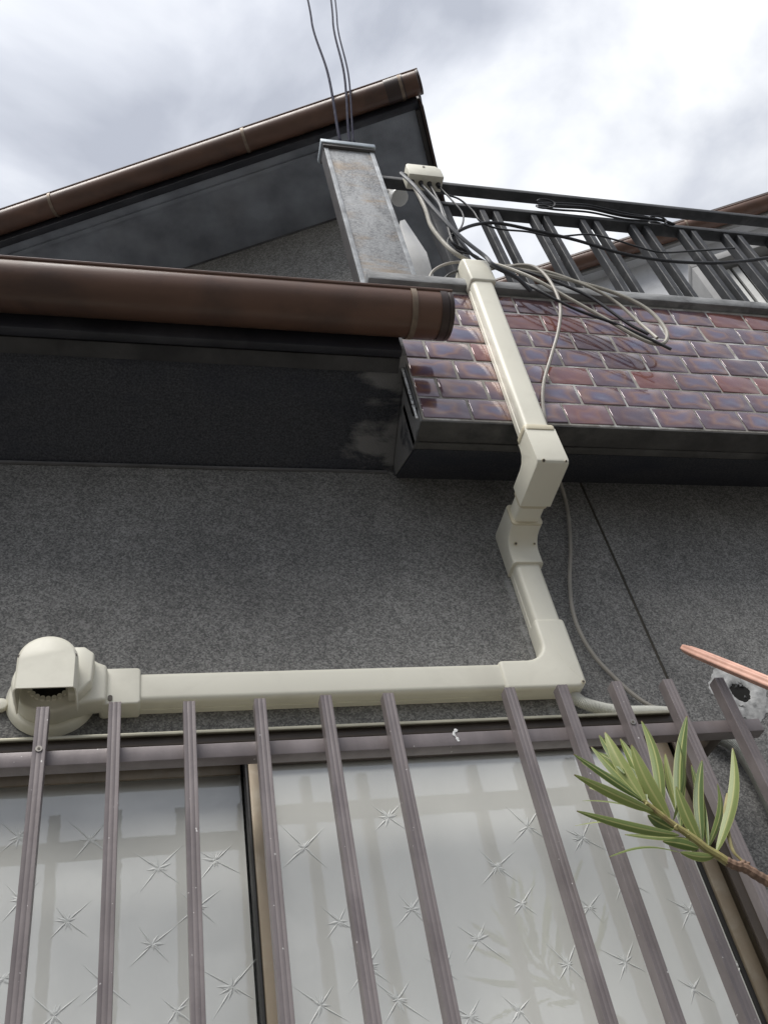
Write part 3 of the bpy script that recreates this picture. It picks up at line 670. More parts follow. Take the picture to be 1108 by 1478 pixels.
for i, (tx, ty) in enumerate(tops):
    p = PY(tx, ty, YB); wdt = 0.0178
    # a ribbed flat bar: shallow grooves down the front face
    o2 = [(-wdt / 2, 0.0), (-wdt * .22, 0.0), (-wdt * .19, 0.0005), (-wdt * .14, 0.0005), (-wdt * .11, 0), (wdt * .16, 0), (wdt * .19, 0.0005), (wdt * .24, 0.0005), (wdt * .27, 0), (wdt / 2, 0), (wdt / 2, 0.022), (-wdt / 2, 0.022)]
    m = MB(); tilt = random.uniform(-.004, .004)
    m.prism(o2, lambda a, b_, c: (p.x + a + (c - p.z) * tilt, YB + b_, c), -0.42, p.z)
    bar = m.build('bar', 'bars', gr, bevel=0.0006, seg=1)
    if i in (1, 9):
        m = MB(); m.cyl((p.x, YB + 0.0006, zr - 0.010), (0, -1, 0), 0.0048, 0.002, 14); sc = m.build('screw', 'screw', bar)
        m = MB(); m.cyl((p.x, YB - 0.0013, zr - 0.010), (0, -1, 0), 0.002, 0.0006, 8); m.build('screw', 'screw_dark', bar)
m = MB()
m.box(0.955, 0.978, 1.288, 1.399, zr - 0.022, zr - 0.003); m.build('wall_bracket', 'frame_dark', gr, bevel=0.002)

# ------------------------------------------------------------------ pipe duct cover (air-conditioning trunking)
du = thing('pipe_duct', 'cream plastic pipe cover running along the wall and up over the balcony', 'pipe duct', (0.4, 1.38, 0.9))
ZD0, ZD1, YD = 0.909, 0.966, 1.360
VX0, VX1 = 0.746, 0.802
def chan(mb, p0, p1, wdir, out, wd, dp, r=0.010):
    # straight channel cover: base plate groove and bevelled front; wdir = width direction, out = towards the viewer
    p0, p1, wdir, out = map(Vector, (p0, p1, wdir, out))
    prof = [(-wd / 2, 0), (-wd / 2, dp * .30), (-wd / 2 + .0022, dp * .33), (-wd / 2 + .0022, dp * .38), (-wd / 2, dp * .41), (-wd / 2, dp - r)]
    for k in range(1, 5):
        a = R(90 * k / 4); prof.append((-wd / 2 + r * (1 - math.cos(a)), dp - r + r * math.sin(a)))
    right = [(-a, b_) for a, b_ in prof[::-1]]
    mb.sweep([(p0, wdir, out, 1), (p1, wdir, out, 1)], prof + right)
    return mb
m = MB(); chan(m, (-0.002, YW - 0.001, (ZD0 + ZD1) / 2), (0.66, YW - 0.001, (ZD0 + ZD1) / 2), (0, 0, 1), (0, -1, 0), ZD1 - ZD0, YW - YD); m.build('straight_cover', 'cream', du, ang=50)
def arc(cx, cy, r, a0, a1, n=6): return [(cx + r * math.cos(R(a0 + (a1 - a0) * k / n)), cy + r * math.sin(R(a0 + (a1 - a0) * k / n))) for k in range(n + 1)]
# flat elbow
E0, E1 = VX0 - 0.004, VX1 + 0.004; Z0, Z1 = ZD0 - 0.004, ZD1 + 0.004
out_ = [(0.643, Z0)] + arc(E1 - 0.020, Z0 + 0.020, 0.020, 270, 360) + [(E1, 1.066), (E0, 1.066)] + arc(E0 - 0.040, Z1 + 0.040, 0.040, 0, -90) + [(0.643, Z1)]
m = MB(); m.prism(out_, lambda a, b_, c: (a, c, b_), YD - 0.005, YW - 0.0005); el = m.build('flat_elbow', 'cream', du, bevel=0.008, seg=4, ang=30)
m = MB(); rel = [(0.735, ZD1 + .035)] + arc(0.800, 0.995, 0.055, 180, 235) ;
rel3 = [(a, YD - 0.0055, b_) for a, b_ in rel]; m.tube(catmull([(0.772, YD - .0044, 1.052), (0.765, YD - .0044, 1.01), (0.772, YD - .0044, 0.965), (0.794, YD - .0044, 0.925)], 6), 0.0010, 6); m.build('mould_line', 'cream', el)
def screw(p, ax, par_, r=0.0042):
    m_ = MB(); m_.cyl(p, ax, r, 0.0012, 12); sc_ = m_.build('screw_hole', 'cream_yellow', par_)
    m_ = MB(); m_.cyl(Vector(p) + Vector(ax).normalized() * 0.0008, ax, r * .6, 0.0011, 10); m_.build('screw', 'screw_dark', par_)
screw((0.797, YD - 0.0045, 0.915), (0, -1, 0), el)
# vertical run on the wall
m = MB(); chan(m, ((VX0 + VX1) / 2, YW - 0.001, 1.05), ((VX0 + VX1) / 2, YW - 0.001, 1.235), (-1, 0, 0), (0, -1, 0), VX1 - VX0, YW - YD); m.build('straight_cover', 'cream', du, ang=50)
# elbow turning out from the wall
ZR0, ZR1 = 1.278, 1.321                    # the short run under the balcony
o3 = [(YW - 0.0008, 1.213), (YW - 0.0008, ZR1 + 0.006 - 0.012)] + [(YW - 0.0128 + 0.012 * math.cos(R(a)), ZR1 + 0.006 - 0.012 + 0.012 * math.sin(R(a))) for a in (30, 60, 90)] + [(1.306, ZR1 + 0.006), (1.306, ZR0 - 0.005)] + [(YD - 0.005 - 0.03 + 0.03 * math.cos(R(a)), ZR0 - 0.005 - 0.03 + 0.03 * math.sin(R(a))) for a in (90, 70, 50, 30, 10, 0)] + [(YD - 0.005, 1.213)]
m = MB(); m.prism(o3, lambda a, b_, c: (c, a, b_), VX0 - 0.005, VX1 + 0.005); e2 = m.build('outward_elbow', 'cream', du, bevel=0.007, seg=4, ang=30)
m = MB(); m.prism(rrect(VX1 - VX0 + 0.013, ZR1 - ZR0 + 0.014, 0.009), lambda a, b_, c: ((VX0 + VX1) / 2 + a, c, (ZR0 + ZR1) / 2 + b_), 1.303, 1.3075); m.build('rim', 'cream_yellow', e2, bevel=0.001)
m = MB(); m.prism(rrect(VX1 - VX0 + 0.0125, YW - YD + 0.010, 0.009), lambda a, b_, c: ((VX0 + VX1) / 2 + a, (YW + YD) / 2 - .0025 + b_, c), 1.211, 1.2155); m.build('rim', 'cream', e2, bevel=0.001)
screw((VX0 + 0.010, YD - 0.012, 1.258), (0, -0.75, -0.65), e2); screw((VX1 - 0.004, YD - 0.012, 1.258), (0, -0.75, -0.65), e2, 0.003)
# short run
m = MB(); m.prism(rrect(VX1 - VX0, ZR1 - ZR0, 0.008), lambda a, b_, c: ((VX0 + VX1) / 2 + a, c, (ZR0 + ZR1) / 2 + b_), 1.20, 1.33); m.build('short_cover', 'cream', du, ang=40)
# elbow turning up
YU0, YU1 = 1.135, 1.1745
lean = 0.036
def up(x, y, z): return Vector((x + (z - 1.36) * lean if z > 1.36 else x, y, z))
o4 = [(1.252, ZR0 - 0.006)] + [(YU0 - 0.006 + 0.010 - 0.010 * math.sin(R(a)), ZR0 - 0.006 + 0.010 - 0.010 * math.cos(R(a))) for a in (0, 30, 60, 90)] + [(YU0 - 0.006, 1.372), (YU1 - 0.0, 1.372), (YU1, 1.355)] + [(YU1 + 0.030 - 0.030 * math.cos(R(a)), ZR1 + 0.006 + 0.030 - 0.030 * math.sin(R(a))) for a in (0, 30, 60, 90)] + [(1.252, ZR1 + 0.006)]
m = MB(); m.prism(o4, lambda a, b_, c: (c, a, b_), VX0 - 0.005, VX1 + 0.005); e3 = m.build('upward_elbow', 'cream', du, bevel=0.007, seg=4, ang=30)
m = MB(); m.prism(rrect(VX1 - VX0 + 0.013, YU1 - YU0 + 0.010, 0.009), lambda a, b_, c: up((VX0 + VX1) / 2 + a, (YU0 + YU1) / 2 - .003 + b_, c), 1.368, 1.382); m.build('rim', 'cream_yellow', e3, bevel=0.001)
m = MB(); m.prism(rrect(VX1 - VX0 + 0.006, ZR1 - ZR0 + 0.006, 0.009), lambda a, b_, c: ((VX0 + VX1) / 2 + a, c, (ZR0 + ZR1) / 2 + b_), 1.2521, 1.262); m.build('rim', 'cream_yellow', e3, bevel=0.001)
screw((VX0 + 0.008, YU0 - 0.0035, ZR0 - 0.001), (0, -0.7, -0.7), e3); screw((VX1 - 0.001, YU0 - 0.0035, ZR0 - 0.001), (0.3, -0.7, -0.6), e3, 0.003)
# long run up the tiles
ZTOP = 2.045
m = MB(); chan(m, up((VX0 + VX1) / 2, YU1, 1.365), up((VX0 + VX1) / 2, YU1, ZTOP - 0.08), (-1, 0, 0), (0, -1, 0), VX1 - VX0, YU1 - YU0); m.build('straight_cover', 'cream', du, ang=50)
# cap over the coping
cxo = lean * (ZTOP - 0.06 - 1.36)
o5 = [(YU0 - 0.005, ZTOP - 0.115), (YU0 - 0.005, ZTOP - 0.030)] + [(YU0 - 0.005 + 0.030 - 0.030 * math.cos(R(a)), ZTOP - 0.030 + 0.030 * math.sin(R(a))) for a in (20, 40, 60, 75, 90)] + [(1.245, ZTOP), (1.245, ZC + 0.037), (YU1 + 0.004, ZC + 0.037), (YU1 + 0.001, ZTOP - 0.115)]
m = MB(); m.prism(o5, lambda a, b_, c: (c + cxo, a, b_), VX0 - 0.005, VX1 + 0.005); e4 = m.build('top_cap', 'cream', du, bevel=0.006, seg=3, ang=30)
# wall inlet on the left: round flange, body, hood and adaptor
HX, HZ = -0.140, 0.944
inl = MB(); inl.cyl((HX, YW - 0.0005, HZ), (0, -1, 0), 0.074, 0.016, 44, 0.066); inl = inl.build('inlet_flange', 'cream', du, bevel=0.003, ang=40)
body = arc(HX, HZ, 0.060, 60, 300, 26) + [(HX + 0.058, HZ - 0.044), (HX + 0.088, ZD0 - 0.006), (HX + 0.088, ZD1 + 0.006), (HX + 0.074, ZD1 + 0.012), (HX + 0.050, HZ + 0.052)]
m = MB(); m.prism(body, lambda a, b_, c: (a, c, b_), 1.343, YW - 0.016); bd = m.build('inlet_body', 'cream', du, bevel=0.006, seg=3, ang=32)
m = MB(); m.prism([(HX + 0.030, HZ + 0.048), (HX + 0.052, HZ + 0.048), (HX + 0.068, HZ + 0.034), (HX + 0.066, HZ - 0.020), (HX + 0.046, HZ - 0.044), (HX + 0.030, HZ - 0.044)], lambda a, b_, c: (a, c, b_), 1.318, 1.3435); m.build('side_cheek', 'cream', bd, bevel=0.004, seg=3, ang=32)
m = MB(); m.prism(rrect(0.066, ZD1 - ZD0 + 0.014, 0.007), lambda a, b_, c: (-0.031 + a, c, (ZD0 + ZD1) / 2 + b_), YD - 0.005, YW - 0.001); sl = m.build('sleeve', 'cream', bd, bevel=0.003, seg=3)
m = MB(); m.prism(rrect(0.0075, 0.011, 0.0036), lambda a, b_, c: (HX + 0.094 + a, c, ZD0 + 0.004 + b_), YD - 0.0065, YD - 0.004); m.build('screw_slot', 'screw_dark', bd)
m = MB(); m.box(HX + 0.100, HX + 0.108, YD + 0.002, YD + 0.012, ZD1 + 0.0055, ZD1 + 0.0078); m.build('screw_slot', 'screw_dark', bd)
# hood: arch shell, open below
hr = 0.046; YH = 1.272; zc_ = HZ - 0.006; zl = 0.881
arch = [(HX + hr, zl), (HX + hr, zc_)] + arc(HX, zc_, hr, 6, 174, 22) + [(HX - hr, zc_), (HX - hr, zl)]
m = MB(); na = len(arch)
rings = [(1.00, 1.342), (1.0, YH + 0.012), (0.975, YH + 0.0045), (0.90, YH)]
vs_ = []
for k_, y_ in rings: vs_ += [(HX + (a - HX) * k_, y_, zl + (b_ - zl) * (k_ if b_ > zl else 1)) for a, b_ in arch]
fs = []
for j in range(len(rings) - 1):
    for i in range(na - 1): fs.append((j * na + i, j * na + i + 1, (j + 1) * na + i + 1, (j + 1) * na + i))
fs.append(tuple(range((len(rings) - 1) * na, len(rings) * na)))
m.add(vs_, fs); hood = m.build('hood', 'cream', du, solid=0.0022, ang=40)
for sgn in (-1, 1):
    m = MB(); m.prism(rrect(0.0085, 0.0055, 0.0027), lambda a, b_, c: (HX + sgn * (hr - 0.006) + a, c, HZ - 0.002 + b_), YH + 0.0015, YH + 0.0045); m.build('screw_slot', 'screw_dark', hood)
m = MB(); m.cyl((HX, 1.3428, HZ - 0.004), (0, -1, 0), 0.033, 0.0008, 32); m.build('opening_shade_disc', 'hole', bd)  # flat black disc on the body, painted shade of the pipe opening
for k in range(24):
    a = R(k * 15); m = MB()
    m.cyl((HX + 0.034 * math.cos(a), 1.3428, HZ - 0.004 + 0.034 * math.sin(a)), (0, -1, 0), 0.0042, 0.005, 10)
    if math.sin(a) < 0.3: m.build('rim_bead', 'cream', bd)
m = MB(); m.cyl((HX - 0.078, YW - 0.001, HZ - 0.012), (0, -1, 0), 0.011, 0.012, 16); m.build('side_boss', 'cream', inl, bevel=0.002)

# ------------------------------------------------------------------ balcony railing
YR = 1.215
rl = thing('balcony_railing', 'charcoal metal balcony railing with paired upright bars above the tiles', 'railing', (1.2, YR, ZC + 0.036))
za = PY(900, 291, YR).z; zb_ = PY(880, 314, YR).z
xr0 = PY(548, 255, YR).x
m = MB(); m.box(xr0, 4.2, YR - 0.004, YR + 0.030, za - 0.018, za); m.build('top_rail', 'rail_dark', rl, bevel=0.003)
xm0 = PY(632, 296, YR).x
m = MB(); m.box(xm0, 4.2, YR, YR + 0.036, zb_ - 0.018, zb_); m.build('middle_rail', 'rail_dark', rl, bevel=0.002)
btops = [(646, 305), (699, 310), (719, 312), (773, 316), (791, 318), (845, 324), (865, 326), (917, 331), (937, 333), (988, 338), (1006, 340), (1053, 345), (1073, 347)]
bx = [PY(a, b_, YR + .005).x for a, b_ in btops]
pitch = (bx[-2] - bx[1]) / 5
bx += [bx[-2] + pitch, bx[-1] + pitch, bx[-2] + 2 * pitch, bx[-1] + 2 * pitch]
for x in bx:
    m = MB(); m.box(x - 0.009, x + 0.009, YR + 0.004, YR + 0.030, ZC + 0.0355, zb_ - 0.0185); m.build('baluster', 'rail_dark', rl, bevel=0.0015, seg=1)
m = MB(); m.box(xm0 - 0.035, xm0 - 0.004, YR - 0.004, YR + 0.036, ZC + 0.0355, za - 0.0225); m.build('end_post', 'rail_dark', rl, bevel=0.002)

# ------------------------------------------------------------------ junction box on the railing
jb0 = PY(594, 262, YR - 0.055); jb1 = PY(646, 270, YR - 0.055)
jb = thing('junction_box', 'small cream junction box clipped to the railing beside the pillar', 'junction box', ((jb0.x + jb1.x) / 2, YR - 0.03, za - 0.04))
jx0, jx1 = jb0.x, jb1.x
m = MB(); m.prism([(jx0, za - 0.092), (jx1, za - 0.092), (jx1, za - 0.042), (jx1 - 0.014, za - 0.026), (jx0 + 0.006, za - 0.026), (jx0, za - 0.034)], lambda a, b_, c: (a, c, b_), YR - 0.060, YR - 0.0125); m.build('case', 'cream', jb, bevel=0.003)
m = MB(); m.cyl(((jx0 + jx1) / 2, YR - 0.0605, za - 0.040), (0, -1, 0), 0.004, 0.0015, 12); m.build('screw', 'screw', jb)
for k in range(4):
    m = MB(); xx = jx0 + (jx1 - jx0) * (0.12 + 0.25 * k); m.cyl((xx, YR - 0.036, za - 0.0925), (0, 0, -1), 0.0075, 0.016, 12, 0.0055); m.build('cable_gland', 'cable_black', jb)
GL = [Vector((jx0 + (jx1 - jx0) * (0.12 + 0.25 * k), YR - 0.036, za - 0.105)) for k in range(4)]

# ------------------------------------------------------------------ white board and lamp behind the pillar
pA = [PY(a, b_, YT + 0.20) for a, b_ in ((577, 318), (584, 316), (616, 364), (630, 412), (600, 412))]
m = MB(); m.prism([(p.x, p.z) for p in pA], lambda a, b_, c: (a, c, b_), YT + 0.20, YT + 0.225)
tag(m.build('white_board', 'white', None, bevel=0.002), 'white board leaning between the pillar and the railing', 'board')
c = PN(568, 280, NWALL - 0.5, UN)
lp = thing('wall_lamp', 'small milky glass lamp under the upper eave behind the pillar', 'lamp', c)
m = MB(); m.cyl(c, (0.2, -0.3, -1), 0.020, 0.05, 12, 0.030); m.build('glass_shade', 'lamp', lp, bevel=0.004)
m = MB(); m.cyl(c + Vector((-0.01, 0.015, 0.048)), (0.2, -0.3, -1), 0.016, 0.046, 12); m.build('lamp_base', 'trim', lp)
m = MB(); m.tube([c + Vector((-.01, .015, .045)), c + UN * 0.5 + Vector((0, 0, 0.12))], 0.006, 8); m.build('lamp_arm', 'trim', lp)

# ------------------------------------------------------------------ cables
def cable(label, pts, r, mat, name='cable', group='cables on the balcony railing', n=8, cat='cable'):
    m_ = MB(); m_.tube(catmull(pts, 10), r, n); o = m_.build(name, mat)
    return tag(o, label, cat, group)
def ppts(lst, Y): return [PY(a, b_, Y if not isinstance(Y, (list, tuple)) else Y[i]) for i, (a, b_) in enumerate(lst)]
YK = 1.165
cable('thick slate cable looping over the junction box down to the duct top', ppts([(600, 272), (590, 256), (579, 250), (582, 253), (598, 268), (618, 292), (645, 322), (672, 348), (700, 370), (712, 382), (745, 400), (766, 420)], [1.22, 1.18, 1.16, 1.15, 1.13, 1.125, 1.12, 1.12, 1.12, 1.115, 1.13, 1.15]), 0.0055, 'cable_dark')
cable('thick pale grey cable hanging from the junction box into the duct cap', [GL[0]] + ppts([(613, 300), (622, 326), (640, 350), (658, 366), (678, 377), (692, 384)], [1.165, 1.16, 1.155, 1.15, 1.16, 1.185]), 0.0058, 'cable_pale')
cable('slate cable from the middle of the junction box down behind the duct cap', [GL[1]] + ppts([(632, 292), (640, 312), (655, 334), (668, 352), (682, 368), (700, 378)], [1.17, 1.165, 1.165, 1.17, 1.18, 1.20]), 0.0045, 'cable_dark')
cable('black cable from the junction box to the foot of the railing', [GL[2]] + ppts([(640, 305), (648, 335), (655, 352), (672, 362), (690, 372)], [1.175, 1.17, 1.17, 1.185, 1.20]), 0.0042, 'cable_black')
cable('thin black cable curling in a small loop below the junction box', [GL[3]] + ppts([(655, 292), (668, 310), (665, 328), (650, 340), (646, 352), (660, 362), (676, 366)], 1.17), 0.0026, 'cable_black')
cable('thin dark cable from junction box sagging along the railing to a loop', ppts([(646, 281), (664, 288), (682, 304), (694, 320), (720, 330), (760, 334), (800, 341), (850, 338), (888, 346), (920, 356), (955, 364), (1000, 362), (1060, 358)], [1.19] * 4 + [1.205] * 9), 0.0028, 'cable_black')
cable('long black cable sagging across the railing to the right edge', ppts([(650, 345), (664, 332), (690, 323), (720, 322), (770, 332), (830, 346), (900, 366), (970, 377), (1040, 379), (1108, 372), (1180, 360)], [1.18] + [1.17] * 10), 0.0048, 'cable_black')
cable('pale cable in a long narrow loop hanging over the purple tiles', ppts([(700, 382), (730, 386), (770, 392), (830, 406), (890, 424), (935, 447), (960, 475), (960, 493), (944, 496), (915, 484), (870, 458), (820, 430), (770, 402), (725, 384), (705, 380)], [1.2, 1.19, 1.17, 1.145, 1.135, 1.13, 1.13, 1.13, 1.13, 1.13, 1.135, 1.14, 1.15, 1.18, 1.2]), 0.0048, 'cable_pale')
cable('second pale cable lying beside the narrow loop above the tiles', ppts([(700, 390), (740, 383), (790, 392), (850, 414), (890, 437), (925, 468), (948, 488)], [1.2, 1.18, 1.155, 1.14, 1.14, 1.135, 1.12]), 0.0040, 'cable_pale')
cable('black cable ending free over the tiles near the narrow loop', ppts([(690, 376), (730, 394), (775, 418), (830, 446), (890, 468), (935, 488), (968, 504)], [1.2, 1.17, 1.14, 1.135, 1.13, 1.125, 1.12]), 0.0038, 'cable_black')
cable('short black cable lying along the coping beside the duct cap', ppts([(715, 384), (745, 388), (790, 402), (850, 428), (905, 466), (935, 482)], [1.19, 1.17, 1.15, 1.14, 1.135, 1.13]), 0.0040, 'cable_black')
cable('grey cable curling left of the duct cap onto the coping', ppts([(617, 408), (624, 392), (640, 382), (660, 378), (685, 378)], [1.17, 1.165, 1.165, 1.17, 1.19]), 0.0036, 'cable_grey')
cable('short black cable curling beside the foot of the white board', ppts([(636, 408), (648, 396), (664, 390), (690, 386)], [1.175, 1.17, 1.175, 1.19]), 0.0036, 'cable_black')
# grey cable from the coping over the tiles, under the balcony and down the wall
pts = ppts([(722, 388), (750, 382), (775, 387), (795, 408), (808, 440), (806, 475), (795, 515), (785, 550), (783, 580)], [1.19, 1.165, 1.15, 1.14, 1.14, 1.15, 1.16, 1.165, 1.165])
pts += ppts([(787, 610)], 1.166) + ppts([(796, 650)], 1.23) + ppts([(806, 690)], 1.33) + ppts([(814, 715), (820, 745), (823, 790), (822, 840), (826, 880), (838, 915), (858, 948), (884, 976), (915, 1004), (945, 1022), (985, 1032)], 1.388)
cable('thin grey cable dropping over the tiles and down the stucco wall', pts, 0.0042, 'cable_grey', group='cables on the balcony railing')
# bundle tied under the top rail
def bundle(k):
    dx = [0, 4, -3, 6][k]; dy = [0, 5, 9, 3][k]
    return ppts([(776 + dx, 293 + dy * .4), (800, 293 + dy), (850, 299 + dy * 1.1 - 3), (900, 307 + dy), (946 + dx, 315 + dy * .5), (968 + dx, 322 + dy * .5)], YR - 0.004 - 0.003 * k)
for k, lb_ in enumerate(('black spare cable tied along the underside of the railing, uppermost', 'black spare cable tied under the railing, second from top', 'black spare cable tied under the railing, lowest of the bundle', 'black spare cable tied under the railing, in front of the bundle')):
    cable(lb_, bundle(k), 0.0034, 'cable_black')
for (cx_, cy_), lb_ in (((786, 299), 'left curled black tie round the cable bundle under the rail'), ((947, 323), 'right curled black tie round the cable bundle under the rail')):
    pts = []
    for k in range(14):
        a = R(k * 40); rr = 0.018 + 0.0006 * k
        cpt = PY(cx_, cy_, YR - 0.022); pts.append(cpt + Vector((rr * 1.15 * math.cos(a), 0.005 * math.sin(a * .7) - .001 * k, rr * .85 * math.sin(a) )))
    m = MB(); m.tube(catmull(pts, 5), 0.003, 7); tag(m.build('cable_tie', 'cable_black'), lb_, 'cable tie', 'curled ties on the cable bundle')
# overhead service wires
for (a, b_, c_, d_), rr, lb_ in (((488, 190, 443, -6), 0.0050, 'leftmost of three overhead wires rising from the pillar'), ((503, 192, 477, -6), 0.0046, 'middle overhead wire rising from behind the pillar cap'), ((509, 192, 483, -6), 0.0036, 'thin right overhead wire rising close beside the middle one')):
    A = PY(a, b_, YT + 0.10); B = PZ(c_, d_, 5.6); far = B + (B - A) * 1.5
    mid1 = A.lerp(B, 0.33) + Vector((0.012, 0, -0.02)); mid2 = A.lerp(B, 0.66) + Vector((-0.008, 0.0, -0.03))
    m = MB(); m.tube(catmull([A + Vector((0.003, 0.01, -0.06)), A, mid1, mid2, B, far], 10), rr, 7)
    tag(m.build('overhead_wire', 'wire'), lb_, 'wire', 'overhead wires')

# ------------------------------------------------------------------ corrugated conduits, hole, salmon tube
def conduit(label, pts, r, mat):
    path = catmull(pts, 14); L = 0; d = [0]
    for i in range(1, len(path)): L += (path[i] - path[i - 1]).length; d.append(L)
    n = int(L / 0.0005); ps = []
    j = 0
    for k in range(n + 1):
        s = L * k / n
        while j < len(d) - 2 and d[j + 1] < s: j += 1
        ps.append(path[j].lerp(path[j + 1], (s - d[j]) / max(1e-9, d[j + 1] - d[j])))
    m_ = MB(); m_.tube(ps, lambda t_: r * (1.0 + 0.10 * math.sin(t_ * n * 2 * math.pi / 5.0)), 14)
    return tag(m_.build('corrugated_conduit', mat, ang=60), label, 'conduit', 'corrugated conduits on the wall')
conduit('white corrugated conduit leaving the duct elbow towards the right', ppts([(822, 1000), (840, 1014), (868, 1023), (900, 1028), (940, 1028), (974, 1030)], [1.385, 1.380, 1.378, 1.378, 1.382, 1.385]), 0.0112, 'conduit')
conduit('grey-white corrugated conduit curving down beside the grille at right', ppts([(1018, 1062), (1040, 1066), (1062, 1080), (1080, 1102), (1100, 1136), (1125, 1190)], [1.385, 1.382, 1.38, 1.38, 1.38, 1.38]), 0.0120, 'conduit_grey')
hc = PY(1068, 1000, YW)
hp = thing('wall_hole', 'round hole in the stucco wall ringed with smeared white putty', 'hole', hc)
m = MB(); NA = 64; vs_ = []; fs = []
rr_ = [(0.021, -0.0005), (0.024, -0.0035), (0.033, -0.0045), (0.038, -0.0025), (0.046, -0.0038), (0.053, -0.0025), (0.061, -0.0004)]
for j, (r0, y0) in enumerate(rr_):
    for i in range(NA):
        a = 2 * math.pi * i / NA
        wob = 1 + 0.05 * math.sin(3 * a + j) + 0.05 * math.sin(7 * a + 2 * j) + (random.uniform(-.045, .045) if j in (0, 6) else random.uniform(-.02, .02))
        vs_.append((hc.x + r0 * wob * math.cos(a), YW - 0.0004 + y0 * random.uniform(.7, 1.2), hc.z + r0 * wob * 1.02 * math.sin(a)))
for j in range(len(rr_) - 1):
    for i in range(NA): fs.append((j * NA + i, j * NA + (i + 1) % NA, (j + 1) * NA + (i + 1) % NA, (j + 1) * NA + i))
m.add(vs_, fs); m.build('putty_ring', 'putty', hp, ang=60)
m = MB(); m.cyl((hc.x, YW - 0.0004, hc.z), (0, -1, 0), 0.027, 0.0004, 24); m.build('hollow_shade_disc', 'hole', hp)  # flat disc on the uncut wall, dark colour for the shade in the hole
for k in range(6):
    a = random.uniform(0, 6.28); rr = random.uniform(.012, .024); m = MB()
    s_ = random.uniform(.003, .006)
    p = Vector((hc.x + rr * math.cos(a), YW - 0.003, hc.z + rr * math.sin(a)))
    m.add([p + Vector((random.uniform(-s_, s_), random.uniform(-.003, .002), random.uniform(-s_, s_) * 1.4)) for _ in range(4)], [(0, 1, 2), (0, 2, 3), (0, 3, 1), (1, 3, 2)])
    m.build('putty_crumb', 'coping', hp, smooth=False)
# salmon tube poking in from the right
A = PY(986, 934, 1.27); B = PY(1122, 990, 1.12); C_ = A + (B - A) * 1.9
dr = (B - A).normalized(); su = dr.cross(Vector((0, -1, 0))).normalized(); sv = dr.cross(su).normalized()
sal = thing('salmon_tube', 'salmon-pink ribbed tube pair poking in from the right edge', 'tube', A)
for k, (ofs, r0, lead) in enumerate(((0.0064, 0.0082, 0.0), (-0.0064, 0.0078, 0.005))):
    m = MB()
    fr_ = []
    lobes = [((1 + 0.13 * math.cos(5 * 2 * math.pi * i / 30 + k)) * math.cos(2 * math.pi * i / 30), (1 + 0.13 * math.cos(5 * 2 * math.pi * i / 30 + k)) * math.sin(2 * math.pi * i / 30)) for i in range(30)]
    for s_, kk in ((0.0, 0.35), (0.004, 0.72), (0.012, 0.92), (0.04, 1.0), (0.12, 1.06), (0.3, 1.1)):
        p = A + dr * (s_ + lead) + su * ofs * (0.55 + 0.45 * min(1, s_ / .05)) + sv * (0.002 * k)
        fr_.append((p, su, sv, r0 * kk))
    m.sweep(fr_, lobes); m.build('tube', 'salmon', sal, ang=60)

# ------------------------------------------------------------------ oleander branch
YO = 1.10
def Z3(zx, zy): return (820 + zx / 3.694, 900 + zy / 3.694)
def po(zx, zy, dy=0.0): a, b_ = Z3(zx, zy); return PY(a, b_, YO + dy)
ol = thing('oleander_branch', 'green oleander sprig with narrow leaves reaching in front of the grille', 'branch', po(1064, 1380))
m = MB(); m.tube(catmull([po(400, 945), po(450, 985), po(560, 1072), (po(630, 1120)), po(700, 1172)], 8), lambda t: 0.0028 + 0.0028 * t, 9); m.build('stem', 'stem', ol)
m = MB(); m.tube(catmull([po(690, 1165), po(740, 1205), po(800, 1240), po(850, 1275)], 8), lambda t: 0.0055 + 0.0006 * t, 9); m.build('stem', 'stem', ol)
m = MB(); m.tube(catmull([po(840, 1268), po(890, 1292), po(940, 1305), po(1010, 1348), po(1064, 1378), po(1160, 1440), po(1330, 1540)], 8), lambda t: 0.0062 + 0.0016 * t + 0.0004 * math.sin(t * 60), 9); m.build('stem', 'stem_old', ol)
for zx, zy, rr in ((925, 1290, .0085), (905, 1300, .006), (950, 1285, .006), (420, 970, .005), (1020, 1352, .0075), (570, 1090, .006), (640, 1125, .0062)):
    m = MB(); c = po(zx, zy)
    for k in range(3):
        dv = Vector((random.uniform(-1, 1), random.uniform(-1, .2), random.uniform(-1, 1))).normalized()
        m.cyl(c + dv * rr * .1, dv, rr * .62, rr * .8, 9, rr * .25)
    m.build('node', 'stem_old' if zx > 880 else 'stem', ol, bevel=0.0006, seg=1)
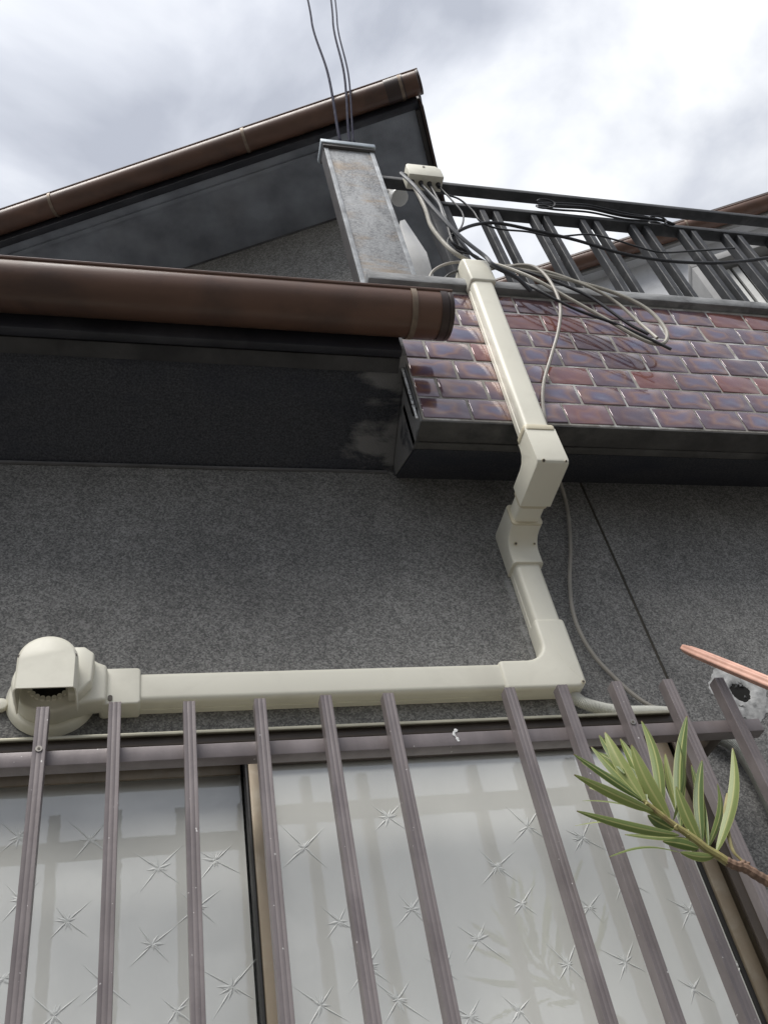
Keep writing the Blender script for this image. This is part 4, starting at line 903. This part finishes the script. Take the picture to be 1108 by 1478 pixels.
def leaf(b0, t0, wz, dyt, roll=0.0, curve=0.0, mat='leaf'):
    B0 = po(*b0); T0 = po(*t0, dyt); ax = T0 - B0; L = ax.length; d = ax.normalized()
    view = ((B0 + T0) / 2).normalized(); side = d.cross(view).normalized(); nrm = side.cross(d).normalized()
    rot = Matrix.Rotation(R(roll), 3, d); side = rot @ side; nrm = rot @ nrm
    halfw = wz / 3.694 / F_PX * 1.30 * 1.02 / 2
    N = 14; NWD = 4; vs_ = []; uvs = []; fs = []
    bend = d.cross(view).normalized()
    for i in range(N + 1):
        s = i / N
        wdt = halfw * (max(0.0, math.sin(math.pi * min(1, s ** 0.85 * 0.98 + 0.012))) ** 0.75) + 0.0004
        c = B0 + ax * s + bend * curve * L * math.sin(math.pi * s) + nrm * (-0.05 * L * math.sin(math.pi * s * 0.9))
        for j in range(-NWD // 2, NWD // 2 + 1):
            q = j / (NWD / 2)
            vs_.append(c + side * wdt * q + nrm * (abs(q) * wdt * 0.28)); uvs.append((q, s))
    W_ = NWD + 1
    for i in range(N):
        for j in range(NWD): a = i * W_ + j; fs.append((a, a + 1, a + W_ + 1, a + W_))
    m_ = MB(); m_.add(vs_, fs); m_.uv = uvs
    return m_.build('leaf', mat, ol, ang=80)
LV = [((410, 955), (195, 583), 74, 0.015, 8, 0.03), ((540, 1045), (336, 648), 76, -0.01, -6, 0.035), ((395, 945), (120, 662), 56, 0.03, 40, 0.02), ((390, 940), (25, 700), 46, -0.01, 35, 0.02),
      ((455, 1005), (28, 808), 56, -0.02, 15, 0.02), ((590, 1130), (40, 1003), 50, -0.02, 20, 0.035), ((500, 1020), (388, 528), 60, 0.06, 20, -0.03), ((560, 1050), (580, 625), 34, 0.01, 55, -0.05),
      ((600, 1090), (630, 502), 62, 0.035, 5, 0.03), ((700, 1165), (574, 872), 62, -0.01, 5, 0.03), ((712, 1165), (712, 735), 52, 0.03, 0, 0.03), ((788, 1222), (876, 672), 56, 0.01, -10, -0.06),
      ((695, 1200), (503, 1163), 52, 0.01, 10, -0.03), ((775, 1245), (594, 1222), 44, -0.01, 15, 0.05), ((595, 1222), (215, 1255), 20, -0.05, 62, -0.03), ((340, 975), (75, 950), 14, 0.05, 65, 0.0),
      ((400, 1075), (35, 1085), 14, 0.05, 66, -0.02), ((300, 800), (165, 600), 44, 0.05, 30, 0.02), ((560, 1100), (425, 1025), 60, 0.05, 10, 0.02), ((450, 900), (150, 690), 60, 0.07, 20, -0.02),
      ((480, 960), (255, 720), 56, 0.045, 15, 0.02), ((430, 970), (70, 745), 40, 0.03, 30, -0.02), ((520, 1050), (110, 880), 40, 0.05, 35, -0.03), ((640, 1110), (520, 700), 46, 0.06, -20, 0.02),
      ((745, 1190), (660, 760), 44, 0.05, -30, -0.03), ((420, 950), (280, 620), 50, 0.06, -15, -0.03), ((650, 1150), (300, 1130), 30, 0.03, 40, 0.03), ((740, 1200), (790, 860), 36, 0.05, 30, -0.04)]
for a in LV: leaf(*a)
m = MB(); m.tube(catmull([po(925, 1265), po(885, 1225), po(862, 1165), po(848, 1090), po(835, 1010), po(840, 960), po(847, 908)], 8), lambda t: 0.0016 + 0.0012 * math.sin(math.pi * t), 6); tag(m.build('dry_leaf', 'dry_leaf', ol), 'withered curled leaf stalk')
